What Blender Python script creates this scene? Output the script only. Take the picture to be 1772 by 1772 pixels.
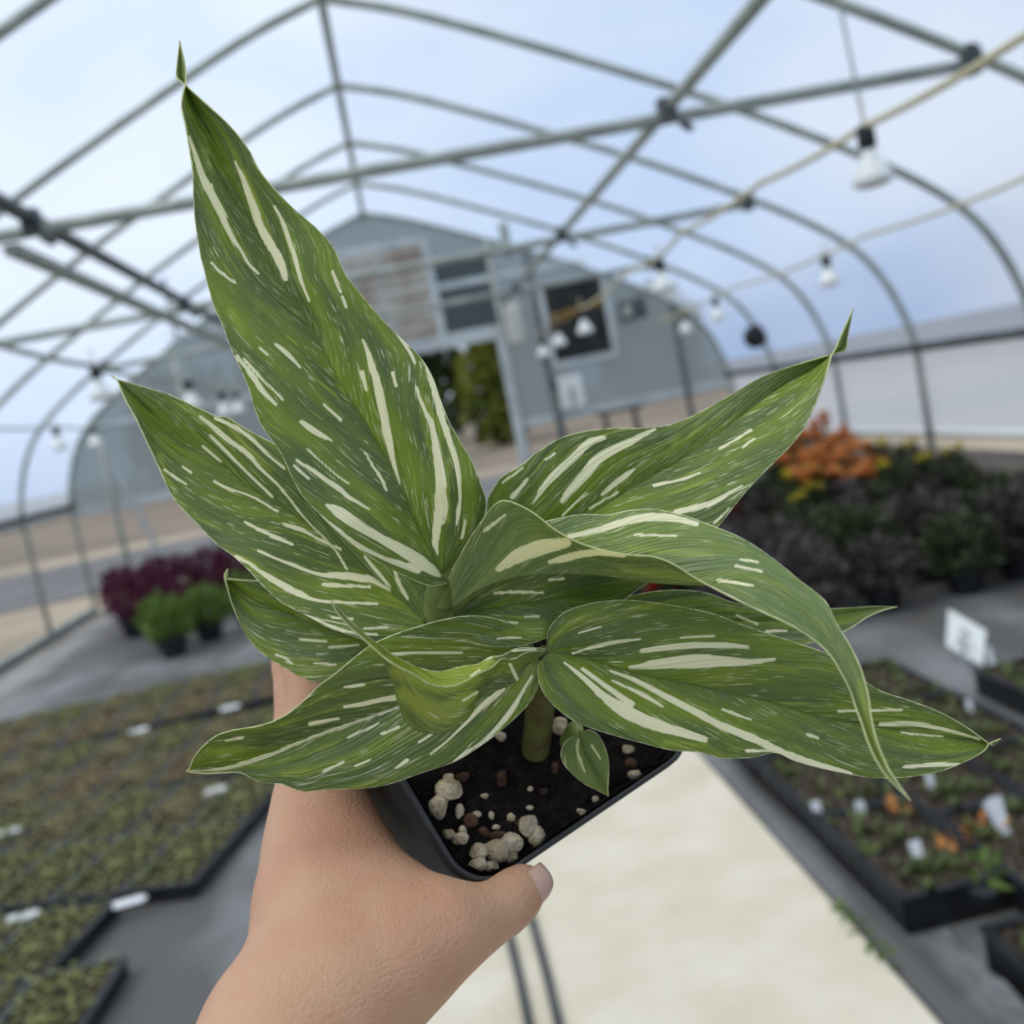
import bpy, math, random
import numpy as np
from mathutils import Vector, Matrix

# ------------------------------------------------------------------ scene, camera, world
for o in list(bpy.data.objects): bpy.data.objects.remove(o)
SC = bpy.context.scene
COL = SC.collection
SC.view_settings.view_transform = 'Standard'
SC.view_settings.look = 'None'
SC.view_settings.exposure = 0.38
SC.view_settings.gamma = 1.0
SC.view_settings.use_curve_mapping = False
SC.cycles.use_denoising = True
SC.cycles.max_bounces = 10
SC.cycles.transparent_max_bounces = 24
SC.cycles.caustics_reflective = False
SC.cycles.caustics_refractive = False
SC.cycles.sample_clamp_indirect = 6.0

YAW, PITCH, ROLL, FPX, CX, EYE = 0.0860, 0.1067, 0.1963, 1792.2, -0.0375, 1.55
_F = np.array([math.sin(YAW), math.cos(YAW), 0.0]); _R = np.array([math.cos(YAW), -math.sin(YAW), 0.0]); _U = np.array([0, 0, 1.0])
FW = _F*math.cos(PITCH) - _U*math.sin(PITCH); _U2 = _U*math.cos(PITCH) + _F*math.sin(PITCH)
RT = _R*math.cos(ROLL) - _U2*math.sin(ROLL); UP = _U2*math.cos(ROLL) + _R*math.sin(ROLL)
CAM = np.array([CX, 0.0, EYE])

def at(px, py, d):
    """world point at depth d (m) in front of the camera on the sight line of pixel px, py (arrays allowed)"""
    px = np.asarray(px, float); py = np.asarray(py, float); d = np.asarray(d, float)
    return CAM + d[..., None]*(FW + ((px-886)/FPX)[..., None]*RT - ((py-886)/FPX)[..., None]*UP)
def onz(px, py, z):
    r = FW + (px-886)/FPX*RT - (py-886)/FPX*UP
    return CAM + r*(z-CAM[2])/r[2]

cd = bpy.data.cameras.new('camera'); cam = bpy.data.objects.new('camera', cd); COL.objects.link(cam)
cd.sensor_fit = 'HORIZONTAL'; cd.lens = 6.86; cd.sensor_width = 6.86*1772/FPX
cd.clip_start = 0.02; cd.clip_end = 400
cd.dof.use_dof = True; cd.dof.focus_distance = 0.325; cd.dof.aperture_fstop = 1.9
cam.matrix_world = Matrix(((RT[0], UP[0], -FW[0], CAM[0]), (RT[1], UP[1], -FW[1], CAM[1]), (RT[2], UP[2], -FW[2], CAM[2]), (0, 0, 0, 1)))
SC.camera = cam

W = bpy.data.worlds.new('world'); SC.world = W; W.use_nodes = True
nt = W.node_tree; nt.nodes.clear()
def nn(t, kind, **kw):
    n = t.nodes.new(kind)
    for k, v in kw.items(): setattr(n, k, v)
    return n
tc = nn(nt, 'ShaderNodeTexCoord'); mp = nn(nt, 'ShaderNodeMapping'); mp.inputs['Scale'].default_value = (1, 1, 1.6); mp.inputs['Location'].default_value = (0.35, 0.1, 0.4)
no = nn(nt, 'ShaderNodeTexNoise'); no.inputs['Scale'].default_value = 2.3; no.inputs['Detail'].default_value = 3.5; no.inputs['Roughness'].default_value = 0.5
cr = nn(nt, 'ShaderNodeValToRGB'); cr.color_ramp.elements[0].position = 0.40; cr.color_ramp.elements[0].color = (0.36, 0.53, 0.86, 1)
cr.color_ramp.elements[1].position = 0.60; cr.color_ramp.elements[1].color = (0.80, 0.84, 0.92, 1)
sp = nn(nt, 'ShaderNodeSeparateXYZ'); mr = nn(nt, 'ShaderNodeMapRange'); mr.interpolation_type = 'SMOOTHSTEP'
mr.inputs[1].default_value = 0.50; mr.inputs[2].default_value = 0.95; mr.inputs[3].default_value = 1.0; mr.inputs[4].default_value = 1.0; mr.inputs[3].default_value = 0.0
bg = nn(nt, 'ShaderNodeBackground'); wo = nn(nt, 'ShaderNodeOutputWorld')
L = nt.links.new
L(tc.outputs['Generated'], mp.inputs[0]); L(mp.outputs[0], no.inputs[0]); L(no.outputs[0], cr.inputs[0]); 
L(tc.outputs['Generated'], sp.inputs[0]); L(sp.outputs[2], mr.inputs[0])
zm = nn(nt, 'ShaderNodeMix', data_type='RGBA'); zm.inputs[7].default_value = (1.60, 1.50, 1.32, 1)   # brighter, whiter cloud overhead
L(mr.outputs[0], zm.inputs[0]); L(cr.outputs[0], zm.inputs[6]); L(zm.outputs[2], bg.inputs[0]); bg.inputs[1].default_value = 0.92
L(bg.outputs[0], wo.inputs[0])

sd = bpy.data.lights.new('sun', 'SUN'); sd.energy = 2.1; sd.angle = math.radians(25); sd.color = (1.0, 0.95, 0.86)
sun = bpy.data.objects.new('sun', sd); COL.objects.link(sun)
sun.rotation_euler = (math.radians(12), math.radians(-33), 0)

# ------------------------------------------------------------------ helpers
def srgb(r, g, b):
    f = lambda c: (c/255/12.92) if c/255 <= 0.04045 else ((c/255+0.055)/1.055)**2.4
    return (f(r), f(g), f(b), 1)
MATS = {}
def mat(name, col, rough=0.6, spec=0.3, metal=0.0, col2=None, scale=8.0, detail=4.0, lo=0.4, hi=0.6, bump=0.0, bscale=None, trans=0.0, stretch=(1, 1, 1), wave=None):
    """procedural material: noise mixed between two colours, optional bump and translucency"""
    m = bpy.data.materials.new(name); m.use_nodes = True; t = m.node_tree; t.nodes.clear()
    out = nn(t, 'ShaderNodeOutputMaterial'); p = nn(t, 'ShaderNodeBsdfPrincipled')
    p.inputs['Base Color'].default_value = col; p.inputs['Roughness'].default_value = rough
    p.inputs['Specular IOR Level'].default_value = spec; p.inputs['Metallic'].default_value = metal
    c = nn(t, 'ShaderNodeTexCoord'); mpn = nn(t, 'ShaderNodeMapping'); mpn.inputs['Scale'].default_value = stretch
    t.links.new(c.outputs['Object'], mpn.inputs[0])
    if col2:
        n = nn(t, 'ShaderNodeTexNoise'); n.inputs['Scale'].default_value = scale; n.inputs['Detail'].default_value = detail
        r = nn(t, 'ShaderNodeValToRGB'); r.color_ramp.elements[0].position = lo; r.color_ramp.elements[1].position = hi
        r.color_ramp.elements[0].color = col; r.color_ramp.elements[1].color = col2
        t.links.new(mpn.outputs[0], n.inputs[0]); t.links.new(n.outputs[0], r.inputs[0]); t.links.new(r.outputs[0], p.inputs['Base Color'])
        csock = r.outputs[0]
    else: csock = None
    if bump:
        n2 = nn(t, 'ShaderNodeTexNoise'); n2.inputs['Scale'].default_value = bscale or scale*3; n2.inputs['Detail'].default_value = 5
        b = nn(t, 'ShaderNodeBump'); b.inputs['Strength'].default_value = bump; b.inputs['Distance'].default_value = 0.01
        t.links.new(mpn.outputs[0], n2.inputs[0]); t.links.new(n2.outputs[0], b.inputs['Height']); t.links.new(b.outputs[0], p.inputs['Normal'])
    if trans:
        tr = nn(t, 'ShaderNodeBsdfTranslucent'); tr.inputs[0].default_value = col
        if csock: t.links.new(csock, tr.inputs[0])
        mx = nn(t, 'ShaderNodeMixShader'); mx.inputs[0].default_value = trans
        t.links.new(p.outputs[0], mx.inputs[1]); t.links.new(tr.outputs[0], mx.inputs[2]); t.links.new(mx.outputs[0], out.inputs[0])
    else: t.links.new(p.outputs[0], out.inputs[0])
    MATS[name] = m
    return m

class MB:
    def __init__(s): s.v = []; s.f = []
    def add(s, v, f):
        k = len(s.v); s.v += [tuple(map(float, p)) for p in v]; s.f += [tuple(i+k for i in q) for q in f]; return s
    def box(s, x0, x1, y0, y1, z0, z1, M=None):
        v = [Vector(p) for p in ((x0,y0,z0),(x1,y0,z0),(x1,y1,z0),(x0,y1,z0),(x0,y0,z1),(x1,y0,z1),(x1,y1,z1),(x0,y1,z1))]
        if M is not None: v = [M @ p for p in v]
        return s.add(v, [(3,2,1,0),(4,5,6,7),(0,1,5,4),(1,2,6,5),(2,3,7,6),(3,0,4,7)])
    def tube(s, pts, r, n=10, caps=True):
        pts = [Vector(p) for p in pts]; rs = r if hasattr(r, '__len__') else [r]*len(pts)
        v = []; prev = None
        for i, p in enumerate(pts):
            d = (pts[min(i+1, len(pts)-1)] - pts[max(i-1, 0)]).normalized()
            if prev is None:
                a = Vector((0, 0, 1)) if abs(d.z) < 0.9 else Vector((1, 0, 0)); prev = a
            x = (prev - d*prev.dot(d)).normalized(); prev = x; y = d.cross(x)
            v += [p + (x*math.cos(2*math.pi*k/n) + y*math.sin(2*math.pi*k/n))*rs[i] for k in range(n)]
        f = [(i*n+k, i*n+(k+1) % n, (i+1)*n+(k+1) % n, (i+1)*n+k) for i in range(len(pts)-1) for k in range(n)]
        if caps: f += [tuple(range(n-1, -1, -1)), tuple(range((len(pts)-1)*n, len(pts)*n))]
        return s.add(v, f)
    def lathe(s, prof, n=24, M=None):
        v = [Vector((r*math.cos(2*math.pi*k/n), r*math.sin(2*math.pi*k/n), z)) for r, z in prof for k in range(n)]
        if M is not None: v = [M @ p for p in v]
        f = [(i*n+k, i*n+(k+1) % n, (i+1)*n+(k+1) % n, (i+1)*n+k) for i in range(len(prof)-1) for k in range(n)]
        f += [tuple(range(n-1, -1, -1)), tuple(range((len(prof)-1)*n, len(prof)*n))]
        return s.add(v, f)
    def build(s, name, m, parent=None, smooth=False, bevel=0):
        me = bpy.data.meshes.new(name); me.from_pydata(s.v, [], s.f); me.validate(); me.update()
        if m: me.materials.append(m)
        if smooth: me.polygons.foreach_set('use_smooth', [True]*len(me.polygons))
        o = bpy.data.objects.new(name, me); COL.objects.link(o)
        if parent: o.parent = parent
        if bevel:
            b = o.modifiers.new('bevel', 'BEVEL'); b.width = bevel; b.segments = 2; b.limit_method = 'ANGLE'
        return o
def tag(o, label=None, cat=None, group=None, kind=None):
    if label: o['label'] = label
    if cat: o['category'] = cat
    if group: o['group'] = group
    if kind: o['kind'] = kind
    return o
def empty(name, loc=(0, 0, 0), rz=0.0):
    o = bpy.data.objects.new(name, None); COL.objects.link(o); o.location = loc; o.rotation_euler.z = rz; o.empty_display_size = 0.05; return o
def kids(o): return [c for c in ALLKIDS.get(o.name, [])]
def copy_tree(o, parent=None):
    c = o.copy(); COL.objects.link(c)
    if parent: c.parent = parent
    for ch in list(o.children): copy_tree(ch, c)
    return c
rnd = random.Random(7)

# ------------------------------------------------------------------ materials
m_steel = mat('galvanised_steel', srgb(168, 176, 168), 0.5, 0.5, 0.15, srgb(146, 154, 148), 6, bump=0.05)
m_dsteel = mat('dark_steel', srgb(92, 98, 100), 0.5, 0.4, 0.4, srgb(70, 76, 78), 5)
m_black = mat('black_plastic', srgb(24, 26, 28), 0.45, 0.4, 0, srgb(34, 36, 38), 20)
m_white = mat('white_plastic', srgb(238, 242, 240), 0.35, 0.5)
m_tag = mat('tag_white', srgb(228, 232, 236), 0.5, 0.3)
m_fabric = mat('ground_fabric', srgb(92, 92, 91), 0.65, 0.22, 0, srgb(144, 147, 150), 1.7, 6, 0.46, 0.76, bump=0.12, bscale=9, stretch=(1, 0.45, 1))  # grey fabric; the lighter streaks paint its wet sheen into the colour
m_conc = mat('concrete', srgb(206, 197, 176), 0.85, 0.2, 0, srgb(224, 216, 198), 3.5, 6, 0.3, 0.7, bump=0.08, bscale=60)
m_dirt = mat('tan_dirt', srgb(136, 130, 120), 0.95, 0.1, 0, srgb(116, 111, 103), 0.35, 5, 0.4, 0.6, bump=0.2, bscale=2)
m_bank = mat('brown_bank', srgb(112, 106, 99), 0.95, 0.1, 0, srgb(94, 90, 86), 0.25, 5, 0.35, 0.65)
m_road = mat('asphalt', srgb(90, 93, 99), 0.9, 0.2, 0, srgb(78, 81, 87), 0.6, 5)
m_soil = mat('potting_soil', srgb(26, 22, 20), 0.95, 0.15, 0, srgb(46, 38, 32), 260, 6, 0.45, 0.7, bump=0.8, bscale=320)
m_tsoil = mat('tray_soil', srgb(48, 42, 36), 0.95, 0.15, 0, srgb(74, 64, 52), 60, 4, 0.4, 0.65, bump=0.6, bscale=120)
m_seed1 = mat('seedling_green', srgb(150, 152, 98), 0.6, 0.3, 0, srgb(122, 128, 74), 14, trans=0.2)
m_seed2 = mat('seedling_olive', srgb(156, 148, 106), 0.6, 0.3, 0, srgb(128, 124, 82), 14, trans=0.2)
m_seed3 = mat('seedling_red', srgb(154, 124, 100), 0.6, 0.3, 0, srgb(136, 132, 84), 12, trans=0.2)
m_dark = mat('dark_foliage', srgb(80, 68, 70), 0.5, 0.5, 0, srgb(58, 56, 52), 20, trans=0.1)
m_dgreen = mat('deep_green_foliage', srgb(62, 74, 40), 0.5, 0.4, 0, srgb(46, 56, 32), 16, trans=0.15)
m_purple = mat('purple_foliage', srgb(96, 36, 62), 0.6, 0.3, 0, srgb(74, 28, 48), 18, trans=0.15)
m_green = mat('fresh_green_foliage', srgb(112, 138, 62), 0.5, 0.3, 0, srgb(88, 112, 50), 18, trans=0.25)
m_sprout = mat('sprout_leaves', srgb(104, 116, 66), 0.5, 0.3, 0, srgb(74, 88, 48), 30, trans=0.2)
m_bright = mat('bright_green_leaf', srgb(76, 160, 40), 0.5, 0.3, trans=0.3)
m_orange = mat('orange_petals', srgb(224, 160, 98), 0.6, 0.2, 0, srgb(204, 138, 80), 14, trans=0.25)
m_yellow = mat('yellow_petals', srgb(206, 190, 50), 0.6, 0.2, 0, srgb(170, 158, 40), 14, trans=0.25)
m_red = mat('red_petals', srgb(214, 16, 24), 0.5, 0.3, trans=0.2)
m_tree = mat('tree_foliage', srgb(60, 80, 34), 0.6, 0.2, 0, srgb(30, 42, 20), 0.9, trans=0.15)
m_bark = mat('bark', srgb(74, 62, 52), 0.9)
m_board = mat('weathered_board', srgb(128, 124, 118), 0.9, 0.2, 0, srgb(150, 144, 136), 3, stretch=(1, 0.15, 6))
m_slat = mat('louver_slat', srgb(198, 194, 186), 0.7, 0.2, 0, srgb(166, 154, 142), 2.6, 3, 0.45, 0.62)
m_trim = mat('pale_trim', srgb(196, 204, 206), 0.6, 0.3, 0, srgb(176, 184, 188), 3)
m_dwin = mat('dark_slats', srgb(44, 46, 46), 0.5, 0.4, 0, srgb(62, 64, 62), 5)
m_cable = mat('beige_cable', srgb(206, 198, 164), 0.6, 0.3)
m_cord = mat('ochre_cord', srgb(150, 120, 60), 0.6, 0.3)
m_hose = mat('hose_rubber', srgb(58, 62, 62), 0.5, 0.4, 0, srgb(74, 78, 78), 8)
m_ink = mat('grey_ink', srgb(176, 180, 180), 0.7)
m_cream = mat('offwhite_enamel', srgb(226, 222, 208), 0.5, 0.3)

def film_mat(name, col, tr_col, t_fac):
    m = bpy.data.materials.new(name); m.use_nodes = True; t = m.node_tree; t.nodes.clear()
    out = nn(t, 'ShaderNodeOutputMaterial'); a = nn(t, 'ShaderNodeBsdfTransparent'); a.inputs[0].default_value = tr_col
    b = nn(t, 'ShaderNodeBsdfTranslucent'); b.inputs[0].default_value = col
    d = nn(t, 'ShaderNodeBsdfDiffuse'); d.inputs[0].default_value = col
    n = nn(t, 'ShaderNodeTexNoise'); n.inputs['Scale'].default_value = 0.5; n.inputs['Detail'].default_value = 3
    c = nn(t, 'ShaderNodeTexCoord'); t.links.new(c.outputs['Object'], n.inputs[0])
    r = nn(t, 'ShaderNodeMapRange'); r.inputs[3].default_value = t_fac-0.06; r.inputs[4].default_value = t_fac+0.06
    t.links.new(n.outputs[0], r.inputs[0])
    m1 = nn(t, 'ShaderNodeMixShader'); m1.inputs[0].default_value = 0.3
    t.links.new(b.outputs[0], m1.inputs[1]); t.links.new(d.outputs[0], m1.inputs[2])
    m2 = nn(t, 'ShaderNodeMixShader'); t.links.new(r.outputs[0], m2.inputs[0]); t.links.new(m1.outputs[0], m2.inputs[1]); t.links.new(a.outputs[0], m2.inputs[2])
    t.links.new(m2.outputs[0], out.inputs[0]); return m
m_film = film_mat('poly_film', (0.54, 0.625, 0.74, 1), (0.93, 0.96, 1.0, 1), 0.38)
m_curtain = film_mat('curtain_film', (0.84, 0.86, 0.88, 1), (0.9, 0.92, 0.95, 1), 0.10)
m_panel = film_mat('gable_panel', (0.34, 0.385, 0.385, 1), (0.6, 0.64, 0.66, 1), 0.10)
m_panel2 = film_mat('gable_glass', (0.25, 0.30, 0.32, 1), (0.5, 0.56, 0.6, 1), 0.10)

# ------------------------------------------------------------------ large structure
HW, HR, DE, SPC = 4.13, 1.32, 12.90, 1.6055
PROF = [(0, 4.08), (0.54, 3.90), (1.46, 3.49), (2.21, 3.13), (3.0, 2.70), (3.52, 2.37), (3.80, 2.12), (3.97, 1.85), (4.08, 1.55), (4.13, 1.30)]
def profz(x):
    x = abs(x)
    for (a, b), (c, d) in zip(PROF, PROF[1:]):
        if x <= c: return b + (d-b)*(x-a)/(c-a)
    return 1.3
def smooth_prof(off=0.0, n=6):
    P = [Vector((-x, z)) for x, z in PROF[::-1]] + [Vector(p) for p in PROF[1:]]
    out = []
    for i in range(len(P)-1):
        p0, p1, p2, p3 = P[max(i-1, 0)], P[i], P[i+1], P[min(i+2, len(P)-1)]
        if i == len(P)//2: p0 = p1*2-p2
        if i == len(P)//2-1: p3 = p2*2-p1
        for k in range(n):
            t = k/n; out.append(0.5*((2*p1)+(p2-p0)*t+(2*p0-5*p1+4*p2-p3)*t*t+(-p0+3*p1-3*p2+p3)*t**3))
    out.append(P[-1])
    if off:
        c = Vector((0, 1.3)); out = [p + (p-c).normalized()*off for p in out]
    return out
SP = smooth_prof()
Y0 = -3.15

b = MB(); b.add([(-4.4, Y0, 0), (4.4, Y0, 0), (4.4, DE, 0), (-4.4, DE, 0)], [(0, 1, 2, 3)])
tag(b.build('floor', m_fabric), 'dark grey landscape fabric covering the greenhouse floor', 'floor', kind='structure')
b = MB(); b.box(-0.42, 0.858, Y0, DE+0.4, -0.05, 0.015)
tag(b.build('walkway', m_conc, bevel=0.01), 'pale concrete path down the middle of the greenhouse', 'path', kind='structure')
b = MB(); b.add([(-90, -60, -0.03), (90, -60, -0.03), (90, 140, -0.03), (-90, 140, -0.03)], [(0, 1, 2, 3)])
tag(b.build('ground', m_dirt), 'tan bare dirt outside around the greenhouse', 'ground', kind='structure')
b = MB(); b.add([(-80, 15.2, -0.01), (80, 15.2, -0.01), (80, 22.2, -0.01), (-80, 22.2, -0.01)], [(0, 1, 2, 3)])
tag(b.build('road', m_road), 'grey asphalt road outside beyond the far end wall', 'road', kind='structure')
b = MB(); b.add([(-90, 25.5, -0.02), (90, 25.5, -0.02), (90, 46, 0.25), (-90, 46, 0.25), (90, 130, 1.0), (-90, 130, 1.0)], [(0, 1, 2, 3), (3, 2, 4, 5)])
tag(b.build('ground_bank', m_bank), 'brown bare slope beyond the road', 'ground', kind='structure')
# roof film
fp = smooth_prof(0.035)
b = MB(); ys = [Y0, DE]
b.add([(p.x, y, p.y) for y in ys for p in fp], [(i, i+1, len(fp)+i+1, len(fp)+i) for i in range(len(fp)-1)])
tag(b.build('ceiling', m_film, smooth=True), 'translucent white plastic film stretched over the hoops', 'roof', kind='structure')
b = MB(); b.add([(p.x, Y0, p.y) for p in fp] + [(HW, Y0, 0), (-HW, Y0, 0)], [tuple(range(len(fp)+2))])
tag(b.build('wall_front', m_film), 'plastic film end wall behind the viewer', 'wall', kind='structure')
# side curtain on the right, lowered; the left one is rolled up
b = MB(); n = 60
vs = []
for i in range(n+1):
    y = Y0+(DE-Y0)*i/n; w = 0.012*math.sin(i*1.9)
    vs += [(HW+0.05+w, y, 1.30), (HW+0.06-w, y, 0.95), (HW+0.05+w, y, 0.62)]
b.add(vs, [(i*3+k, i*3+3+k, i*3+4+k, i*3+1+k) for i in range(n) for k in range(2)])
tag(b.build('wall_right', m_curtain, smooth=True), 'white roll-down side curtain along the right wall', 'wall', kind='structure')
b = MB(); b.tube([(HW+0.05, Y0, 0.61), (HW+0.05, DE, 0.61)], 0.028, 12)
tag(b.build('trim_1', m_white, smooth=True), 'white bottom tube of the right side curtain', 'trim', kind='structure')
b = MB(); b.box(HW+0.0, HW+0.04, Y0, DE, 0.0, 0.30); b.box(HW+0.0, HW+0.04, Y0, DE, 0.31, 0.5)
tag(b.build('baseboard_right', m_board, bevel=0.004), 'weathered grey boards along the foot of the right wall', 'baseboard', kind='structure')
b = MB(); b.tube([(-HW-0.02, Y0, 0.05), (-HW-0.02, DE, 0.05)], 0.045, 12)
tag(b.build('baseboard_left', m_steel, smooth=True), 'silver base pipe along the foot of the left wall', 'baseboard', kind='structure')
b = MB(); b.tube([(HW-0.02, Y0, HR), (HW-0.02, DE, HR)], 0.036, 12)
tag(b.build('trim_2', m_dsteel, smooth=True), 'dark side rail along the right wall', 'rail', kind='structure')
b = MB(); b.tube([(-HW+0.02, Y0, HR), (-HW+0.02, DE, HR)], 0.036, 12)
tag(b.build('trim_3', m_dsteel, smooth=True), 'dark side rail along the left wall', 'rail', kind='structure')
b = MB(); b.tube([(-HW-0.05, Y0, HR-0.07), (-HW-0.05, DE, HR-0.07)], 0.045, 12)
tag(b.build('wall_left', m_white, smooth=True), 'left side curtain rolled up under the side rail', 'wall', kind='structure')

# hoops
ORD = ['at the far end wall', 'just before the far end wall', 'second from the far end wall', 'third from the far end wall', 'passing behind the tip of the tall leaf', 'carrying the nearest cross tie', 'overhead near the viewer', 'overhead, just above the viewer', 'above the viewer', 'behind the viewer', 'near the front end wall']
for k in range(10):
    y = DE-0.03-k*SPC
    b = MB(); pts = [(-HW, y, 0)] + [(p.x, y, p.y) for p in SP] + [(HW, y, 0)]
    b.tube(pts, 0.028, 10)
    o = b.build('roof_hoop', m_steel, smooth=True)
    tag(o, 'galvanised steel roof hoop ' + ORD[k], 'hoop', 'roof hoops of the greenhouse', 'structure')
# ridge pipe
b = MB(); b.tube([(0, Y0, 4.03), (0, DE, 4.03)], 0.03, 10)
tag(b.build('ridge_pipe', m_steel, smooth=True), 'steel ridge pipe running under the roof peak', 'pipe', kind='structure')
# cross ties with end brackets
for k, lab in ((1, 'cross tie in front of the far end wall'), (3, 'cross tie in the middle of the house, second from the viewer'), (5, 'long cross tie nearest to the viewer'), (7, 'cross tie above the viewer')):
    y = DE-0.03-k*SPC
    b = MB(); b.tube([(-2.95, y, 2.68), (2.95, y, 2.68)], 0.030, 10)
    o = b.build('cross_tie', m_steel, smooth=True)
    tag(o, 'horizontal galvanised steel ' + lab, 'tie bar', 'cross ties between the hoops', 'structure')
    for s in (-1, 1):
        b = MB(); b.box(s*2.95-0.035, s*2.95+0.035, y-0.045, y+0.045, 2.63, 2.77); b.build('bracket', m_dsteel, o, bevel=0.006)
    for x in (-1.45, 1.45):
        b = MB(); b.box(x-0.04, x+0.04, y-0.04, y+0.04, 2.66, 2.77); b.tube([(x+0.04, y-0.05, 2.64), (x+0.09, y-0.05, 2.60)], 0.02, 8); b.build('clamp', m_dsteel, o, bevel=0.005)
for x, m, r, lab in ((-1.45, m_dsteel, 0.034, 'dark lengthwise purlin pipe on the left, resting on the cross ties'), (1.47, m_steel, 0.03, 'grey lengthwise purlin pipe on the right, resting on the cross ties')):
    b = MB(); b.tube([(x, Y0, 2.735), (x, DE-0.05, 2.735)], r, 10)
    tag(b.build('purlin', m, smooth=True), lab, 'pipe', kind='structure')
b = MB(); b.box(-1.60, -1.53, 4.85, DE-0.05, 2.60, 2.645)
tag(b.build('lower_purlin', m_steel, bevel=0.004), 'pale flat purlin below the left ties', 'pipe', kind='structure')

# ------------------------------------------------------------------ far gable wall
DX0, DX1, DZ = -0.92, 1.30, 2.33
xs = sorted(set([-4.13+8.26*i/64 for i in range(65)] + [DX0, DX1]))
b = MB()
for x0, x1 in zip(xs, xs[1:]):
    xm = (x0+x1)/2; zb = DZ if DX0 < xm < DX1 else 1.2
    b.add([(x0, DE, zb), (x1, DE, zb), (x1, DE, max(profz(x1), zb)), (x0, DE, max(profz(x0), zb))], [(0, 1, 2, 3)])
tag(b.build('wall_back', m_panel), 'grey translucent panels of the far end wall', 'wall', kind='structure')
b = MB()
yb = DE-0.06
b.box(-4.13, DX0, yb, yb+0.05, 1.17, 1.27); b.box(DX1+0.1, 4.13, yb, yb+0.05, 1.17, 1.27)
b.box(0.66, 2.6, yb, yb+0.04, 3.02, 3.09); b.box(-2.6, -0.42, yb, yb+0.04, 3.02, 3.09); b.box(-3.6, DX0, yb, yb+0.04, 2.16, 2.22)
tag(b.build('trim_4', m_trim, bevel=0.004), 'pale horizontal girts across the far end wall', 'trim', kind='structure')
b = MB(); b.box(DX0-0.1, DX1+0.12, yb-0.04, yb+0.06, DZ-0.02, DZ+0.14); b.box(DX1, DX1+0.11, yb-0.04, yb+0.06, 0, DZ); b.box(DX0-0.11, DX0, yb-0.04, yb+0.06, 0, DZ)
tag(b.build('door_1', m_trim, bevel=0.005), 'pale frame of the open doorway in the far end wall', 'doorway', kind='structure')
b = MB(); b.box(0.60, 0.70, yb-0.03, yb+0.05, DZ+0.14, 3.66); b.box(-0.48, -0.39, yb-0.03, yb+0.05, DZ+0.14, 3.70); b.box(-0.39, 0.6, yb-0.03, yb+0.05, 3.60, 3.68)
tag(b.build('trim_5', m_trim, bevel=0.004), 'pale surround of the louvered vent over the doorway', 'trim', kind='structure')
b = MB(); b.box(0.72, 1.36, yb+0.01, yb+0.03, DZ+0.16, 3.0); b.box(0.72, 1.36, yb+0.01, yb+0.03, 3.1, 3.4)
tag(b.build('window_1', m_panel2), 'blue-grey panes right of the louvered vent', 'window', kind='structure')
for i, x in enumerate((-3.62, -2.55, 1.40, 1.86, 3.55)):
    b = MB(); zt = profz(x)-0.03
    b.tube([(x, yb, 0), (x, yb, zt)], 0.035, 8)
    tag(b.build('end_post', m_steel if i < 3 else m_dsteel, smooth=True), ['leftmost vertical post of the far end wall', 'vertical post of the far end wall left of the doorway', 'vertical post just right of the far doorway', 'dark vertical post left of the exhaust shutter', 'rightmost vertical post of the far end wall'][i], 'post', 'posts of the far end wall', 'structure')
# louvered vent over the door
t = tag(empty('louver_vent', (0.1, yb, 2.47)), 'weathered louvered vent with beige and brown slats above the doorway', 'vent')
b = MB(); b.box(-0.49, 0.50, -0.02, 0.0, 0.02, 1.12); b.build('back_panel', m_slat, t)
for k in range(7):
    b = MB(); M = Matrix.Translation((0, -0.03, 0.08+k*0.155)) @ Matrix.Rotation(math.radians(25), 4, 'X')
    b.box(-0.485, 0.49, -0.012, 0.012, -0.07, 0.07, M); b.build('slat', m_slat, t)
b = MB(); b.box(-0.06, -0.02, -0.06, -0.03, 0.02, 1.12); b.build('mullion', m_trim, t)
# exhaust shutter
t = tag(empty('exhaust_shutter', (2.33, yb, 1.87)), 'dark square exhaust shutter in a grey frame on the far end wall', 'exhaust fan')
b = MB(); b.box(-0.43, -0.36, -0.06, 0.0, -0.05, 0.98); b.box(0.36, 0.43, -0.06, 0.0, -0.05, 0.98); b.box(-0.36, 0.36, -0.06, 0, -0.05, 0.02); b.box(-0.36, 0.36, -0.06, 0, 0.93, 0.98); b.build('frame', m_trim, t)
b = MB(); b.box(-0.36, 0.36, -0.015, 0.0, 0.02, 0.93); b.build('back_panel', m_dwin, t)
for k in range(7):
    b = MB(); M = Matrix.Translation((0, -0.03, 0.09+k*0.128)) @ Matrix.Rotation(math.radians(20), 4, 'X')
    b.box(-0.355, 0.355, -0.005, 0.005, -0.058, 0.058, M); b.build('slat', m_dwin, t)
b = MB(); b.box(-0.37, 0.37, -0.01, 0.01, -0.02, 0.02, Matrix.Translation((0, -0.05, 0.6)) @ Matrix.Rotation(math.radians(-6), 4, 'Y')); b.build('cross_bar', m_cord, t)
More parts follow.
